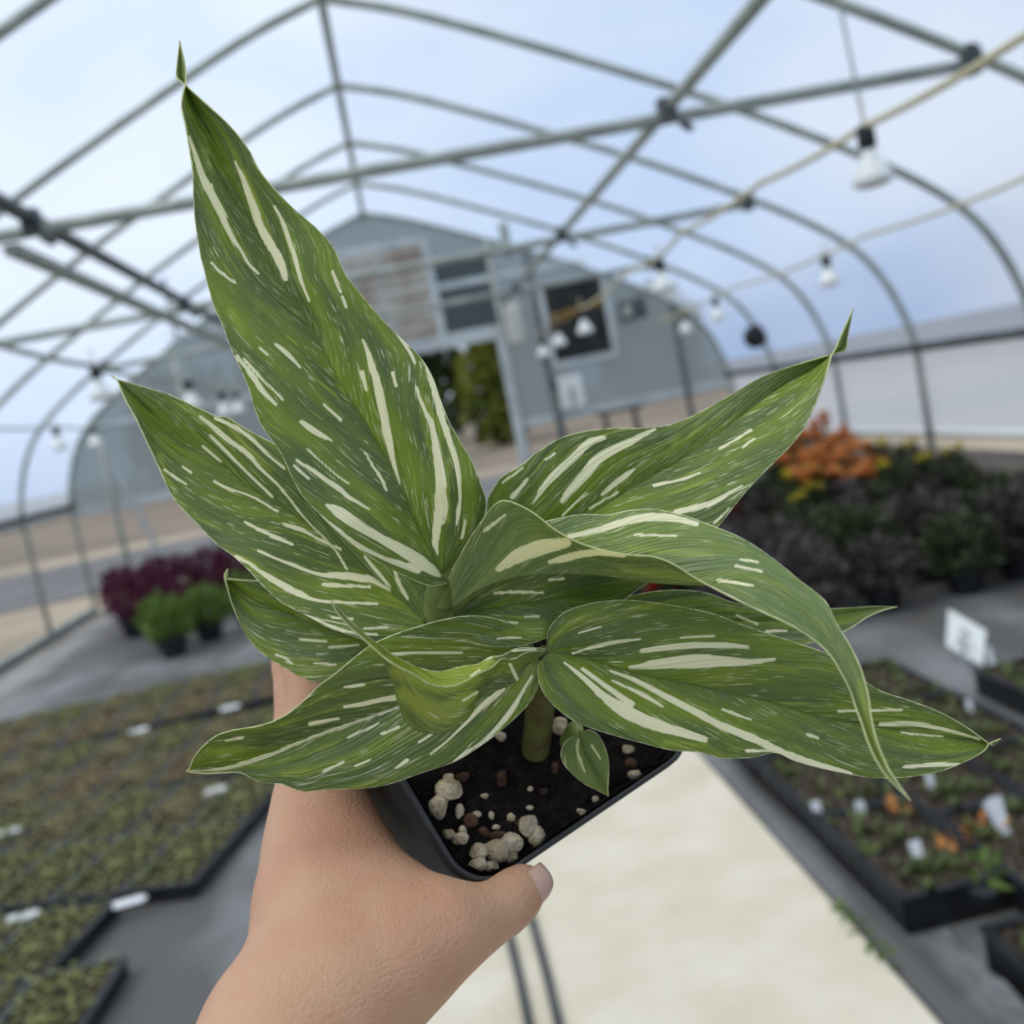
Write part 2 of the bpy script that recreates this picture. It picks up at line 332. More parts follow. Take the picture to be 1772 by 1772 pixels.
# wall boxes, notice, frame
t = tag(empty('heater', (1.54, yb-0.02, 2.22)), 'off-white narrow heater box hanging right of the far doorway', 'heater')
b = MB(); b.box(-0.09, 0.09, -0.12, 0, 0, 0.46); b.build('body', m_cream, t, bevel=0.02)
b = MB(); [b.box(-0.07, 0.07, -0.13, -0.12, 0.06+0.05*i, 0.085+0.05*i) for i in range(7)]; b.build('grille', m_trim, t)
b = MB(); b.tube([(0, -0.04, 0.46), (0, -0.04, 0.62), (-0.14, -0.02, 0.62)], 0.02, 8); b.build('pipe', m_trim, t)
t = tag(empty('wall_box', (3.02, yb-0.02, 2.2)), 'grey twin control box high on the far wall right of the shutter', 'box')
b = MB(); b.box(-0.16, 0.0, -0.1, 0, 0, 0.26); b.box(0.03, 0.17, -0.1, 0, 0.02, 0.28); b.build('housing', m_dsteel, t, bevel=0.01)
b = MB(); b.box(-0.13, -0.03, -0.11, -0.1, 0.06, 0.2); b.build('cover', m_steel, t)
t = tag(empty('notice_board', (2.08, yb-0.05, 1.30)), 'white notice with a grey block, below the exhaust shutter', 'notice')
b = MB(); b.box(-0.15, 0.15, -0.01, 0.01, 0.0, 0.40); b.build('board', m_white, t, bevel=0.003)
b = MB(); b.box(-0.03, 0.05, -0.014, -0.011, 0.04, 0.24); b.build('printed_block', m_ink, t)
t = tag(empty('standpipe', (1.84, 12.55, 0)), 'dark upright pipe standing inside, left of the white notice', 'pipe')
b = MB(); b.tube([(0, 0, 0), (0, 0, 1.62)], 0.045, 10); b.build('pipe', m_dsteel, t, smooth=True)
b = MB(); b.lathe([(0.055, 1.58), (0.055, 1.66), (0.03, 1.68)], 12); b.build('cap', m_dsteel, t)
t = tag(empty('trestle', (2.78, 13.5, -0.03)), 'dark metal trestle frame seen outside below the end wall panels', 'trestle')
for x in (-0.22, 0.22):
    for s in (-1, 1):
        b = MB(); b.tube([(x, s*0.22, 0), (x*0.9, s*0.04, 1.16)], 0.022, 8); b.build('leg', m_dwin, t)
b = MB(); b.box(-0.32, 0.32, -0.05, 0.05, 1.14, 1.2); b.build('top_bar', m_dwin, t)
b = MB(); b.tube([(-0.22, -0.15, 0.5), (0.22, -0.15, 0.5)], 0.016, 8); b.build('brace', m_dwin, t)
t = tag(empty('fan_fitting', (3.97, 11.26, 1.70)), 'small dark fan fitting on the hoop near the far right corner', 'fan')
b = MB(); b.lathe([(0.10, -0.05), (0.13, -0.03), (0.13, 0.03), (0.10, 0.05)], 20, Matrix.Rotation(math.pi/2, 4, 'X')); b.build('housing', m_black, t, smooth=True)
b = MB(); b.tube([(0, 0, 0), (0.06, 0.02, 0.12)], 0.02, 8); b.build('bracket', m_dsteel, t)
t = tag(empty('roof_bracket', (1.43, 11.2, 3.12)), 'pale hanging bracket under the roof left of the far purlin', 'bracket')
b = MB(); b.box(-0.05, 0.05, -0.03, 0.03, 0, 0.28); b.build('plate', m_steel, t, bevel=0.01)
b = MB(); b.tube([(0, 0, 0), (0, 0, -0.1)], 0.02, 8); b.build('hook', m_dsteel, t)

# ------------------------------------------------------------------ lamps on cables
def make_lamp():
    r = empty('hanging_lamp')
    b = MB(); b.lathe([(0.016, -0.045), (0.02, -0.055), (0.026, -0.075), (0.044, -0.105), (0.057, -0.128), (0.060, -0.142), (0.056, -0.152), (0.035, -0.160), (0.001, -0.162)], 24); b.build('bulb', m_white, r, smooth=True)
    b = MB(); b.lathe([(0.012, 0.02), (0.022, 0.015), (0.026, 0.0), (0.026, -0.045), (0.02, -0.052)], 16); b.build('socket', m_black, r, smooth=True)
    b = MB(); b.tube([(0, 0, 0.015), (0, 0, 0.10)], 0.005, 6); b.build('cord', m_cable, r)
    return r
LAMPS = [((1.9, 3.88, 2.28), 'large nearest white hanging lamp bulb, upper right', 1.0), ((1.9, 7.07, 2.27), 'white hanging lamp bulb second along the inner right cable', 1.0),
    ((1.9, 10.18, 2.25), 'white hanging lamp bulb in front of the dark shutter, higher one', 1.05), ((1.9, 11.87, 2.26), 'white hanging lamp bulb in front of the dark shutter, lower one', 1.1), (tuple(at(936, 588, 12.55)), 'white hanging lamp bulb at the left edge of the dark shutter', 1.0),
    ((3.3, 7.6, 2.12), 'white hanging lamp bulb on the outer right cable, nearest there', 1.0), ((3.3, 10.36, 2.13), 'white hanging lamp bulb on the outer right cable, second one', 1.0), ((3.3, 11.58, 2.10), 'white hanging lamp bulb on the outer right cable, farthest one', 1.0),
    ((-1.9, 6.96, 2.26), 'white hanging lamp bulb beside the tip of the left leaf', 1.0), ((-1.9, 9.88, 2.28), 'white hanging lamp bulb on a white rod, right of the left leaf tip', 1.2), ((-1.9, 11.61, 2.21), 'white hanging lamp bulb over the left leaf, left of a pair', 1.15), ((-1.9, 12.6, 2.24), 'white hanging lamp bulb over the left leaf, right of a pair', 1.1),
    ((-3.3, 10.37, 2.12), 'white hanging lamp bulb at far left, nearer of two', 1.0), ((-3.3, 11.56, 2.12), 'white hanging lamp bulb at far left by the gable edge', 1.0)]
lamp0 = make_lamp()
for i, (p, lab, s) in enumerate(LAMPS):
    o = lamp0 if i == 0 else copy_tree(lamp0)
    s *= 1.3; o.location = p; o.scale = (s, s, s); tag(o, lab, 'lamp', 'bulb lamps hanging from the roof cables')
def cable(x, pts, lab, m=m_cable, r=0.010):
    P = []
    for (y0, z0), (y1, z1) in zip(pts, pts[1:]):
        for k in range(8):
            t = k/8; P.append((x, y0+(y1-y0)*t, z0+(z1-z0)*t - 0.012*4*t*(1-t)*(y1-y0)))
    P.append((x, pts[-1][0], pts[-1][1]))
    b = MB(); b.tube(P, r, 8); return tag(b.build('lamp_cable', m, smooth=True), lab, 'cable')
cable(1.9, [(0.5, 2.30), (2.9, 2.27), (3.88, 2.30), (5.0, 2.34), (6.45, 2.36), (7.07, 2.30), (8.06, 2.34), (10.18, 2.28)], 'beige cable carrying the lamps on the inner right', r=0.014)
cable(1.9, [(10.18, 2.30), (11.87, 2.30), (12.7, 2.26)], 'ochre cord looping across the dark shutter', m_cord, 0.014)
cable(3.3, [(0.5, 2.2), (5.1, 2.14), (6.9, 2.17), (7.6, 2.15), (9.7, 2.18), (10.36, 2.16), (12.7, 2.14)], 'beige cable carrying the lamps on the outer right', r=0.012)
cable(-1.9, [(0.5, 2.35), (4.9, 2.33), (6.96, 2.28), (9.88, 2.30), (12.7, 2.26)], 'beige cable carrying the lamps on the inner left', m_steel, 0.018)
cable(-3.3, [(0.5, 2.2), (4.9, 2.17), (8.1, 2.17), (10.37, 2.14), (12.7, 2.14)], 'beige cable carrying the lamps on the outer left', m_steel, 0.012)
b = MB(); b.tube([(1.86, 3.9, 3.30), (1.9, 3.88, 2.30)], 0.007, 6)
tag(b.build('hanger_wire', m_steel), 'thin grey wire hanging from the roof to the nearest lamp', 'wire')
b = MB(); b.tube([(-1.88, 9.75, 3.22), (-1.9, 9.88, 2.32)], 0.022, 8)
tag(b.build('hanger_rod', m_trim), 'white rod hanging from the roof left of the tall leaf', 'rod')
b = MB(); b.tube([(-3.5, 12.3, 2.22), (-3.02, 12.55, 0.0)], 0.03, 8)
tag(b.build('brace_pipe', m_trim), 'pale slanted pipe leaning by the left end of the far wall', 'pipe')

# ------------------------------------------------------------------ outdoors: trees beyond the road
def leaf_cloud(n, centre, rad, size, rr, flat=0.55, up=0.4):
    """many small bent leaf blades filling an ellipsoid"""
    b = MB()
    for _ in range(n):
        while True:
            p = Vector((rr.uniform(-1, 1), rr.uniform(-1, 1), rr.uniform(-1, 1)))
            if 0.25 < p.length < 1: break
        c = Vector(centre) + Vector((p.x*rad[0], p.y*rad[1], p.z*rad[2]))
        d = (p.normalized()*0.8 + Vector((rr.uniform(-1, 1), rr.uniform(-1, 1), rr.uniform(-0.6, 1)+up))).normalized()
        s = d.cross(Vector((rr.uniform(-1, 1), rr.uniform(-1, 1), rr.uniform(-1, 1)))).normalized()
        nrm = d.cross(s); l = size*rr.uniform(0.6, 1.3); w = l*flat*0.5
        b.add([c, c+d*l*0.45+s*w+nrm*l*0.06, c+d*l-nrm*l*0.12, c+d*l*0.45-s*w+nrm*l*0.06, c+d*l*0.5-nrm*l*0.02], [(0, 1, 4), (1, 2, 4), (2, 3, 4), (3, 0, 4)])
    return b
rr = random.Random(3)
trees = [(-3.8, 41, 5.2, 2.2, 'dark broad tree hidden behind the tall leaf, beyond the road'), (1.0, 42, 5.4, 1.6, 'dark slim tree at the left of the view through the doorway'), (3.1, 34, 3.4, 1.1, 'yellow-green tree in the middle of the view through the doorway'), (6.0, 50, 5.6, 1.8, 'dark tree at the right of the view through the doorway'), (11.5, 46, 4.6, 2.2, 'dark tree beyond the road, right of the doorway'), (-9.0, 46, 4.8, 2.4, 'dark tree beyond the road on the left')]
tm = leaf_cloud(900, (0, 0, 0), (1, 1, 1), 0.34, rr)
for i, (x, y, h, w, lab) in enumerate(trees):
    t = tag(empty('tree', (x, y, 0.15)), lab, 'tree', 'trees beyond the road')
    b = MB(); b.tube([(0, 0, -0.2), (0.05, 0, h*0.3), (0, 0.05, h*0.75)], [0.2, 0.15, 0.05], 8); b.build('trunk', m_bark, t)
    if i == 0: cm = tm.build('crown', m_tree, t); crown = cm
    else:
        cm = crown.copy(); COL.objects.link(cm); cm.parent = t
    cm.scale = (w, w, h*0.52); cm.location = (0, 0, h*0.52)
    if i == 2:
        cm.data = cm.data.copy(); cm.data.materials.clear(); cm.data.materials.append(mat('yellow_green_foliage', srgb(104, 108, 40), 0.6, 0.2, 0, srgb(60, 76, 30), 1.0, trans=0.2))

# ------------------------------------------------------------------ plants on the floor
def pot_mb(r, h):
    b = MB(); b.lathe([(r*0.72, 0), (r*0.95, h*0.88), (r*1.04, h*0.88), (r*1.04, h), (r*0.93, h), (r*0.90, h*0.86)], 18); return b
def potted(name, foliage_mat, n, rad, size, r=0.12, h=0.16, seed=1, zc=None, flat=0.5):
    t = empty(name); rr = random.Random(seed)
    pot_mb(r, h).build('pot', m_black, t, smooth=False)
    leaf_cloud(n, (0, 0, zc if zc else h+rad[2]*0.75), rad, size, rr, flat).build('foliage', foliage_mat, t)
    return t
# dark-leaved shrubs on the right
A = potted('potted_shrub', m_dark, 520, (0.23, 0.23, 0.20), 0.075, seed=11)
B_ = potted('potted_shrub', m_dgreen, 520, (0.23, 0.23, 0.20), 0.07, seed=12)
k = 0; usedA = usedB = False
for iy in range(9):
    for ix in range(7):
        y = 5.45+iy*0.46+rnd.uniform(-.06, .06); x = 1.62+0.055*iy+ix*0.40+rnd.uniform(-.05, .05)
        if x > 3.95 or (y < 5.9 and x < 1.9): continue
        green = (iy < 3 and ix >= 2 and (ix*7+iy*3) % 5 < 3)
        if green:
            o = B_ if not usedB else copy_tree(B_); usedB = True
            tag(o, 'potted shrub with dark green leaves at the front of the dark bed', 'potted plant', 'dark green shrubs at the front of the dark bed')
        else:
            o = A if not usedA else copy_tree(A); usedA = True
            tag(o, 'potted shrub with blackish leaves in the dense dark bed on the right', 'potted plant', 'blackish shrubs in the dark bed')
        o.location = (x, y, 0); o.rotation_euler.z = rnd.uniform(0, 6.28); s = rnd.uniform(0.88, 1.12); o.scale = (s, s, s*rnd.uniform(0.86, 0.98)*(1-0.022*iy))
# flowers: orange, yellow, red behind / among them
def flowering(name, petal, npet, headr, seed, nh, spread, zt):
    t = empty(name); rr = random.Random(seed)
    pot_mb(0.11, 0.15).build('pot', m_black, t)
    leaf_cloud(160, (0, 0, 0.30), (0.16, 0.16, 0.16), 0.07, rr).build('foliage', m_dgreen, t)
    for i in range(nh):
        a = rr.uniform(0, 6.28); q = spread*math.sqrt(rr.random()); c = Vector((q*math.cos(a), q*math.sin(a), zt+rr.uniform(-.07, .05)))
        b = MB()
        for ring, (rad_, zz) in enumerate(((headr, 0.0), (headr*0.65, headr*0.25))):
            for k in range(npet):
                an = 2*math.pi*(k+ring*0.5)/npet; d = Vector((math.cos(an), math.sin(an), 0.35+0.5*ring)); s = Vector((-math.sin(an), math.cos(an), 0)); l = rad_
                b.add([c+Vector((0, 0, zz)), c+d*l*0.6+s*l*0.38+Vector((0, 0, zz)), c+d*l+Vector((0, 0, zz)), c+d*l*0.6-s*l*0.38+Vector((0, 0, zz))], [(0, 1, 2, 3)])
        b.build('flower', petal, t)
        b = MB(); b.tube([(c.x*0.3, c.y*0.3, 0.15), (c.x, c.y, c.z)], 0.004, 5); b.build('stem', m_green, t)
    return t
of = flowering('flowering_plant', m_orange, 8, 0.075, 5, 15, 0.19, 0.54)
spots = [(1325, 812, 8.3), (1365, 775, 8.6), (1395, 758, 9.0), (1420, 800, 8.2), (1440, 770, 8.9), (1470, 790, 8.5), (1500, 815, 8.2), (1345, 800, 8.8), (1405, 830, 7.9), (1475, 830, 7.9)]
for i, (px, py, d) in enumerate(spots):
    q = at(px, py, d); o = of if i == 0 else copy_tree(of)
    o.location = (q[0], q[1], 0.0); o.scale = (1, 1, max(0.8, (q[2]+0.03)/0.52)); o.rotation_euler.z = i*1.3; tag(o, 'orange flowering plant rising behind the right leaf, over the dark bed', 'flowering plant', 'orange flowers over the dark bed')
yf = flowering('flowering_plant', m_yellow, 10, 0.05, 9, 2, 0.06, 0.50)
ys_ = [(1378, 862, 7.3, 'yellow flowering plant in front of the orange flowers, lowest one'), (1362, 824, 7.6, 'yellow flowering plant just below the orange flowers, left one'), (1408, 812, 7.9, 'yellow flowering plant just below the orange flowers, middle one'), (1412, 842, 7.5, 'yellow flowering plant just below the orange flowers, right one'), (1530, 806, 7.0, 'yellow flowering plant right of the orange flowers'), (1597, 793, 7.2, 'yellow flowering plant by the curtain foot, middle one'), (1646, 780, 7.0, 'yellow flowering plant by the curtain foot, rightmost one'), (1572, 770, 7.9, 'yellow flowering plant by the curtain foot, topmost one'), (1526, 768, 8.0, 'yellow flowering plant by the curtain foot, left one')]
for i, (px, py, d, lab) in enumerate(ys_):
    q = at(px, py, d); o = yf if i == 0 else copy_tree(yf)
    o.location = (min(q[0], 4.0), q[1], 0.0); o.scale = (1, 1, max(0.7, q[2]/0.50)); o.rotation_euler.z = i*0.9; tag(o, lab, 'flowering plant', 'yellow flowers around the dark bed')
for px, d in ((1110, 7.1), (1165, 7.0), (1215, 6.9), (1140, 7.6)):
    q = at(px, 1015, d); o = copy_tree(A); o.location = (q[0], q[1], 0); o.rotation_euler.z = px; o.scale = (1, 1, 0.9)
    tag(o, 'potted shrub with blackish leaves in the dense dark bed on the right', 'potted plant', 'blackish shrubs in the dark bed')
rf = flowering('flowering_plant', m_red, 9, 0.07, 21, 8, 0.11, 0.30)
for i, (p, lab) in enumerate(((at(1150, 1012, 6.6), 'red flowering plant glimpsed under the curling leaf, left one'), (at(1195, 1012, 6.6), 'red flowering plant glimpsed under the curling leaf, right one'), (at(1262, 895, 8.0), 'red flowering plant peeking out below the right upper leaf'))):
    o = rf if i == 0 else copy_tree(rf)
    o.location = (p[0], p[1], 0); o.scale = (1, 1, max(0.3, (p[2]+0.02)/0.30)); tag(o, lab, 'flowering plant', 'red flowers at the edge of the dark bed')
# purple plants on the left
pf = potted('potted_shrub', m_purple, 420, (0.22, 0.22, 0.20), 0.06, seed=31)
for i, (x, y) in enumerate([(-3.3, 11.2), (-3.0, 11.5), (-2.7, 11.2), (-2.4, 11.4), (-2.1, 11.1), (-1.8, 11.4), (-3.15, 10.8), (-2.85, 10.7), (-2.5, 10.6), (-2.2, 10.5), (-1.9, 10.7), (-3.0, 10.3), (-2.65, 10.1), (-1.55, 11.1), (-1.62, 10.5)]):
    o = pf if i == 0 else copy_tree(pf)
    o.location = (x, y, 0); o.rotation_euler.z = i*1.7; o.scale = (1.05, 1.05, 1.2); tag(o, 'potted shrub with purple-red leaves in the clump by the left wall', 'potted plant', 'purple shrubs by the left wall')
gf = potted('potted_plant', m_green, 260, (0.17, 0.17, 0.16), 0.10, r=0.13, h=0.17, seed=41)
for i, (p, lab) in enumerate((((-2.28, 8.75), 'fresh green potted plant at the front of the purple clump'), ((-2.05, 9.15), 'fresh green potted plant right behind the front one'), ((-2.45, 9.25), 'fresh green potted plant with a white tag beside it'), ((-1.75, 9.5), 'fresh green potted plant close to the small left leaf'))):
    o = gf if i == 0 else copy_tree(gf)
    o.location = (p[0], p[1], 0); o.rotation_euler.z = i*2.1; tag(o, lab, 'potted plant', 'green plants before the purple clump')
p = at(338, 1050, 9.2)
b = leaf_cloud(26, tuple(p), (0.08, 0.08, 0.06), 0.10, random.Random(5)); tag(b.build('leaf_tuft', m_bright), 'bright green tuft of leaves on top of the green plants', 'plant')

# ------------------------------------------------------------------ seedling trays
def make_tray(name, sm, seed, n=340, size=0.022, L_=0.54, W_=0.28, H_=0.06, soil=m_tsoil, plants=True, hgt=0.03):
    t = empty(name); rr = random.Random(seed); b = MB(); w, l = W_/2, L_/2
    b.box(-w, w, -l, l, 0, 0.012)
    for s in (-1, 1):
        b.box(s*w-0.006, s*w+0.006, -l, l, 0, H_); b.box(-w, w, s*l-0.006, s*l+0.006, 0, H_)
        b.box(s*w-0.012, s*w+0.012, -l-0.01, l+0.01, H_-0.008, H_); b.box(-w-0.01, w+0.01, s*l-0.012, s*l+0.012, H_-0.008, H_)
    b.build('tray', m_black, t)
    b = MB(); b.box(-w+0.008, w-0.008, -l+0.008, l-0.008, 0.012, H_-0.012); b.build('soil', soil, t)
    if plants:
        b = MB()
        for _ in range(n):
            c = Vector((rr.uniform(-w+.012, w-.012), rr.uniform(-l+.012, l-.012), H_-0.012+rr.uniform(0, hgt)))
            a = rr.uniform(0, 6.28); d = Vector((math.cos(a), math.sin(a), rr.uniform(-.1, .7))).normalized(); s = Vector((-math.sin(a), math.cos(a), rr.uniform(-.3, .3))).normalized()
            q = size*rr.uniform(0.6, 1.4); nrm = d.cross(s)*q*0.15
            b.add([c, c+d*q*0.5+s*q*0.4-nrm, c+d*q, c+d*q*0.5-s*q*0.4-nrm], [(0, 1, 2, 3)])
        o = b.build('seedlings', sm, t); o['kind'] = 'stuff'
    return t
protos = [make_tray('seedling_tray', m_seed1, 1), make_tray('seedling_tray', m_seed2, 2), make_tray('seedling_tray', m_seed3, 3)]
used = [False]*3
def place_tray(x, y, rz, kind, lab, group):
    o = protos[kind] if not used[kind] else copy_tree(protos[kind]); used[kind] = True
    o.location = (x, y, 0.003); o.rotation_euler.z = rz; tag(o, lab, 'seedling tray', group)
def block(x1, y1, cols, rows, rz, kinds, lab, group, drop=()):
    """x1, y1: back right corner of the block"""
    c, s = math.cos(rz), math.sin(rz)
    for j in range(rows):
        for i in range(cols):
            if (i, j) in drop: continue
            u, v = -0.145-i*0.292, -0.275-j*0.552
            place_tray(x1+u*c-v*s, y1+u*s+v*c, rz+rnd.uniform(-.006, .006), kinds[(i*2+j) % len(kinds)], lab, group)
block(-0.72, 7.42, 11, 2, 0.03, [0, 1, 1, 2], 'black tray of olive seedlings in the farthest row on the left', 'seedling trays in the farthest left row', drop=())
block(-0.62, 6.02, 10, 2, -0.10, [1, 2, 0, 1], 'black tray of brownish seedlings in the second row on the left', 'seedling trays in the second left row')
block(-0.86, 4.80, 7, 2, -0.24, [0, 0, 1, 0], 'black tray of green seedlings in the third row on the left', 'seedling trays in the third left row')
block(-1.40, 3.74, 5, 1, -0.20, [0, 1, 0], 'black tray of green seedlings in the short row near the corner', 'seedling trays in the short left row')
block(-1.24, 3.26, 5, 2, -0.06, [0, 1, 0], 'black tray of green seedlings at the bottom left', 'seedling trays at the bottom left')
# white labels lying on tray edges
def label_tag(c, rz, lab, l=0.085, w=0.022, tilt=0.0, group=None):
    t = empty('plant_label', c, rz); t.rotation_euler.x = tilt
    b = MB(); b.box(-l/2, l/2, -w/2, w/2, 0, 0.002); b.build('strip', m_tag, t)
    b = MB(); b.add([(l/2, -w/2, 0.001), (l/2+w*0.7, 0, 0.001), (l/2, w/2, 0.001), (l/2, -w/2, 0.0), (l/2+w*0.7, 0, 0.0), (l/2, w/2, 0.0)], [(0, 1, 2), (5, 4, 3), (0, 3, 4, 1), (1, 4, 5, 2)]); b.build('point', m_tag, t)
    return tag(t, lab, 'plant label', group)
for (px, py, lab) in ((237, 1262, 'white label on the front edge of the farthest tray row, left one'), (396, 1222, 'white label on the front edge of the farthest tray row, right one'), (370, 1365, 'white label between the second and third tray rows'), (220, 1557, 'white label on the front edge of the third tray row'), (8, 1437, 'white label at the left picture edge between tray rows'), (36, 1582, 'white label at lower left beside reddish trays')):
    q = onz(px, py, 0.075); label_tag((q[0], q[1], 0.066), 0.1, lab, l=0.10, w=0.03, tilt=0.5, group='white labels on the left trays')

# right-hand trays with dark soil and sparse plants
def sparse_tray(seed):
    t = make_tray('propagation_tray', None, seed, H_=0.10, plants=False); rr = random.Random(seed+50)
    b = MB()
    for _ in range(46):
        c = Vector((rr.uniform(-.12, .12), rr.uniform(-.25, .25), 0.085)); h = rr.uniform(0.02, 0.06)
        for k in range(4):
            a = rr.uniform(0, 6.28); d = Vector((math.cos(a), math.sin(a), 1.1)).normalized(); s = Vector((-math.sin(a), math.cos(a), 0)); q = h*rr.uniform(.7, 1.2)
            b.add([c, c+d*q*0.5+s*q*0.22, c+d*q, c+d*q*0.5-s*q*0.22], [(0, 1, 2, 3)])
    o = b.build('sprouts', m_sprout, t); o['kind'] = 'stuff'
    b = MB()
    for _ in range(130):
        c = Vector((rr.uniform(-.125, .125), rr.uniform(-.255, .255), 0.088)); q = rr.uniform(.004, .010)
        b.add([c+Vector((-q, 0, 0)), c+Vector((0, -q, 0)), c+Vector((q, 0, 0)), c+Vector((0, q, 0)), c+Vector((0, 0, q))], [(0, 1, 4), (1, 2, 4), (2, 3, 4), (3, 0, 4)])
    o = b.build('grit', mat('grit_%d' % seed, srgb(126, 112, 100), 0.8, 0.3, 0, srgb(84, 74, 66), 40), t); o['kind'] = 'stuff'
    return t
sparse = [sparse_tray(1), sparse_tray(2)]; su = [False, False]
def place_sparse(x, y, rz, k, lab, group):
    o = sparse[k] if not su[k] else copy_tree(sparse[k]); su[k] = True
    o.location = (x, y, 0.003); o.rotation_euler.z = rz; tag(o, lab, 'plant tray', group)
for i in range(3):
    for j in range(4):
        place_sparse(1.11+i*0.295, 2.72+j*0.56+[0, -0.16, -0.34][i], rnd.uniform(-.02, .02), (i+j) % 2, 'black tray of dark soil and sprouts in the block beside the path', 'trays right of the path')
for i in range(4):
    for j in range(2):
        place_sparse(1.21+i*0.295, 1.97-0.16*i-j*0.56, rnd.uniform(-.02, .02), (i+j+1) % 2, 'black tray of dark soil at the bottom right corner', 'trays at the bottom right corner')
for i in range(4):
    for j in range(3):
        place_sparse(2.18+i*0.295, 2.55+j*0.56+0.1*i, rnd.uniform(-.02, .02), (i+j) % 2, 'black tray of dark soil across the grey strip, by the white sign', 'trays behind the grey strip')
# upright white tags
def stick_tag(px, py, z, lab, h=0.10, w=0.022, lean=0.0, rz=0.0):
    q = onz(px, py, z); t = empty('plant_label', tuple(q-np.array([0, 0, 0.012])), rz); t.rotation_euler.y = lean; t.rotation_euler.x = -0.25
    b = MB(); b.box(-w/2, w/2, -0.001, 0.001, 0.0, h); b.build('strip', m_tag, t)
    b = MB(); b.add([(-w/2, -0.001, 0), (w/2, -0.001, 0), (0, -0.001, -0.03), (-w/2, 0.001, 0), (w/2, 0.001, 0), (0, 0.001, -0.03)], [(0, 2, 1), (3, 4, 5), (0, 3, 5, 2), (1, 2, 5, 4)]); b.build('point', m_tag, t)
    return tag(t, lab, 'plant label', 'white tags in the right trays')
stick_tag(1415, 1405, 0.1, 'short white tag nearest the path in the right trays', 0.045, 0.028)
stick_tag(1492, 1408, 0.1, 'short white tag below the drooping leaf tip, in the right trays', 0.05, 0.028)
stick_tag(1612, 1358, 0.1, 'white tag just under the large right leaf', 0.05, 0.024)
stick_tag(1592, 1492, 0.1, 'white tag alone in the front right tray', 0.07, 0.034)
stick_tag(1740, 1440, 0.1, 'tall white tag in the fan of tags at the right', 0.11, 0.03, 0.02)
stick_tag(1737, 1438, 0.1, 'left leaning white tag in the fan of tags at the right', 0.105, 0.022, -0.25, 0.3)
stick_tag(1739, 1439, 0.1, 'middle white tag in the fan of tags at the right', 0.11, 0.022, -0.12, 0.2)
stick_tag(1680, 1228, 0.1, 'small white tag at the far end of the right trays', 0.05, 0.022)
stick_tag(1718, 1150, 0.014, 'grey white tag just right of the white sign', 0.09, 0.03)
tag(potted('potted_plant', m_green, 14, (0.03, 0.03, 0.05), 0.05, r=0.03, h=0.03, seed=77), 'tiny green potted sprout in the right front tray', 'potted plant').location = tuple(onz(1705, 1560, 0.1))
for i, (px, py, lab) in enumerate(((1560, 1405, 'orange dry leaf under the drooping tip'), (1655, 1455, 'orange dry leaves in the front right tray'), (1710, 1430, 'orange dry leaf beside the fan of tags'))):
    q = onz(px, py, 0.11)
    tag(leaf_cloud(9, tuple(q), (0.04, 0.03, 0.012), 0.04, random.Random(i)).build('dry_leaf', m_orange), lab, 'leaf')
# white sign on a stake
t = tag(empty('sign', tuple(onz(1676, 1175, 0.0))), 'white square sign with grey print on a short stake', 'sign')
c4 = [at(1641, 1054, 4.72), at(1706, 1091, 4.52), at(1700, 1152, 4.50), at(1637, 1117, 4.70)]
nrm = np.cross(c4[1]-c4[0], c4[3]-c4[0]); nrm /= np.linalg.norm(nrm); base = np.array(t.location)
def signq(u0, u1, v0, v1, off):
    P = lambda u, v: c4[0]*(1-u)*(1-v)+c4[1]*u*(1-v)+c4[2]*u*v+c4[3]*(1-u)*v
    q = [P(u0, v0), P(u1, v0), P(u1, v1), P(u0, v1)]; sgn = -1 if nrm @ FW > 0 else 1
    return [p+nrm*sgn*off-base for p in q] + [p+nrm*sgn*(off-0.004)-base for p in q]
BF = [(0, 1, 2, 3), (7, 6, 5, 4), (0, 4, 5, 1), (1, 5, 6, 2), (2, 6, 7, 3), (3, 7, 4, 0)]
b = MB(); b.add(signq(0, 1, 0, 1, 0), BF); b.build('board', m_white, t)
b = MB()
for q in ((0.35, 0.62, 0.26, 0.34), (0.54, 0.64, 0.30, 0.42), (0.40, 0.58, 0.40, 0.48), (0.34, 0.44, 0.46, 0.54), (0.36, 0.72, 0.53, 0.60), (0.22, 0.80, 0.72, 0.79)): b.add(signq(*q, 0.003), BF)
b.build('print', m_ink, t)
b = MB(); cc = (c4[2]+c4[3])/2-base; b.tube([tuple(cc*1.0+np.array([0, 0, 0.08])), (cc[0], cc[1], -0.0)], 0.008, 6); b.build('stake', m_trim, t)
# hoses on the path, loose fabric hem
for x, lab in (((-0.055, -0.095), 'left one of two grey hoses on the concrete path'), ((0.035, 0.035), 'right one of two grey hoses on the concrete path')):
    b = MB(); b.tube([(x[0]+(x[1]-x[0])*i/20*-1+0.004*math.sin(i), 4.4-i*0.22, 0.026) for i in range(21)], 0.012, 10)
    tag(b.build('hose', m_hose, smooth=True), lab, 'hose', 'hoses on the path')
b = MB(); vs = []
for i in range(41):
    y = 1.4+i*0.09; w = 0.02*math.sin(i*0.9)
    vs += [(0.87, y, 0.006), (0.905+w*.3, y, 0.028+0.008*math.sin(i*1.3)), (0.945, y, 0.008)]
b.add(vs, [(i*3+k, i*3+1+k, i*3+4+k, i*3+3+k) for i in range(40) for k in range(2)])
tag(b.build('fabric_hem', m_fabric, smooth=True), 'rumpled grey fabric hem between path and right trays', 'fabric')
b = MB(); rf2 = random.Random(8); nu_, nv_ = 10, 34; vs = []
hts = [[rf2.random() for _ in range(nu_+1)] for _ in range(nv_+1)]
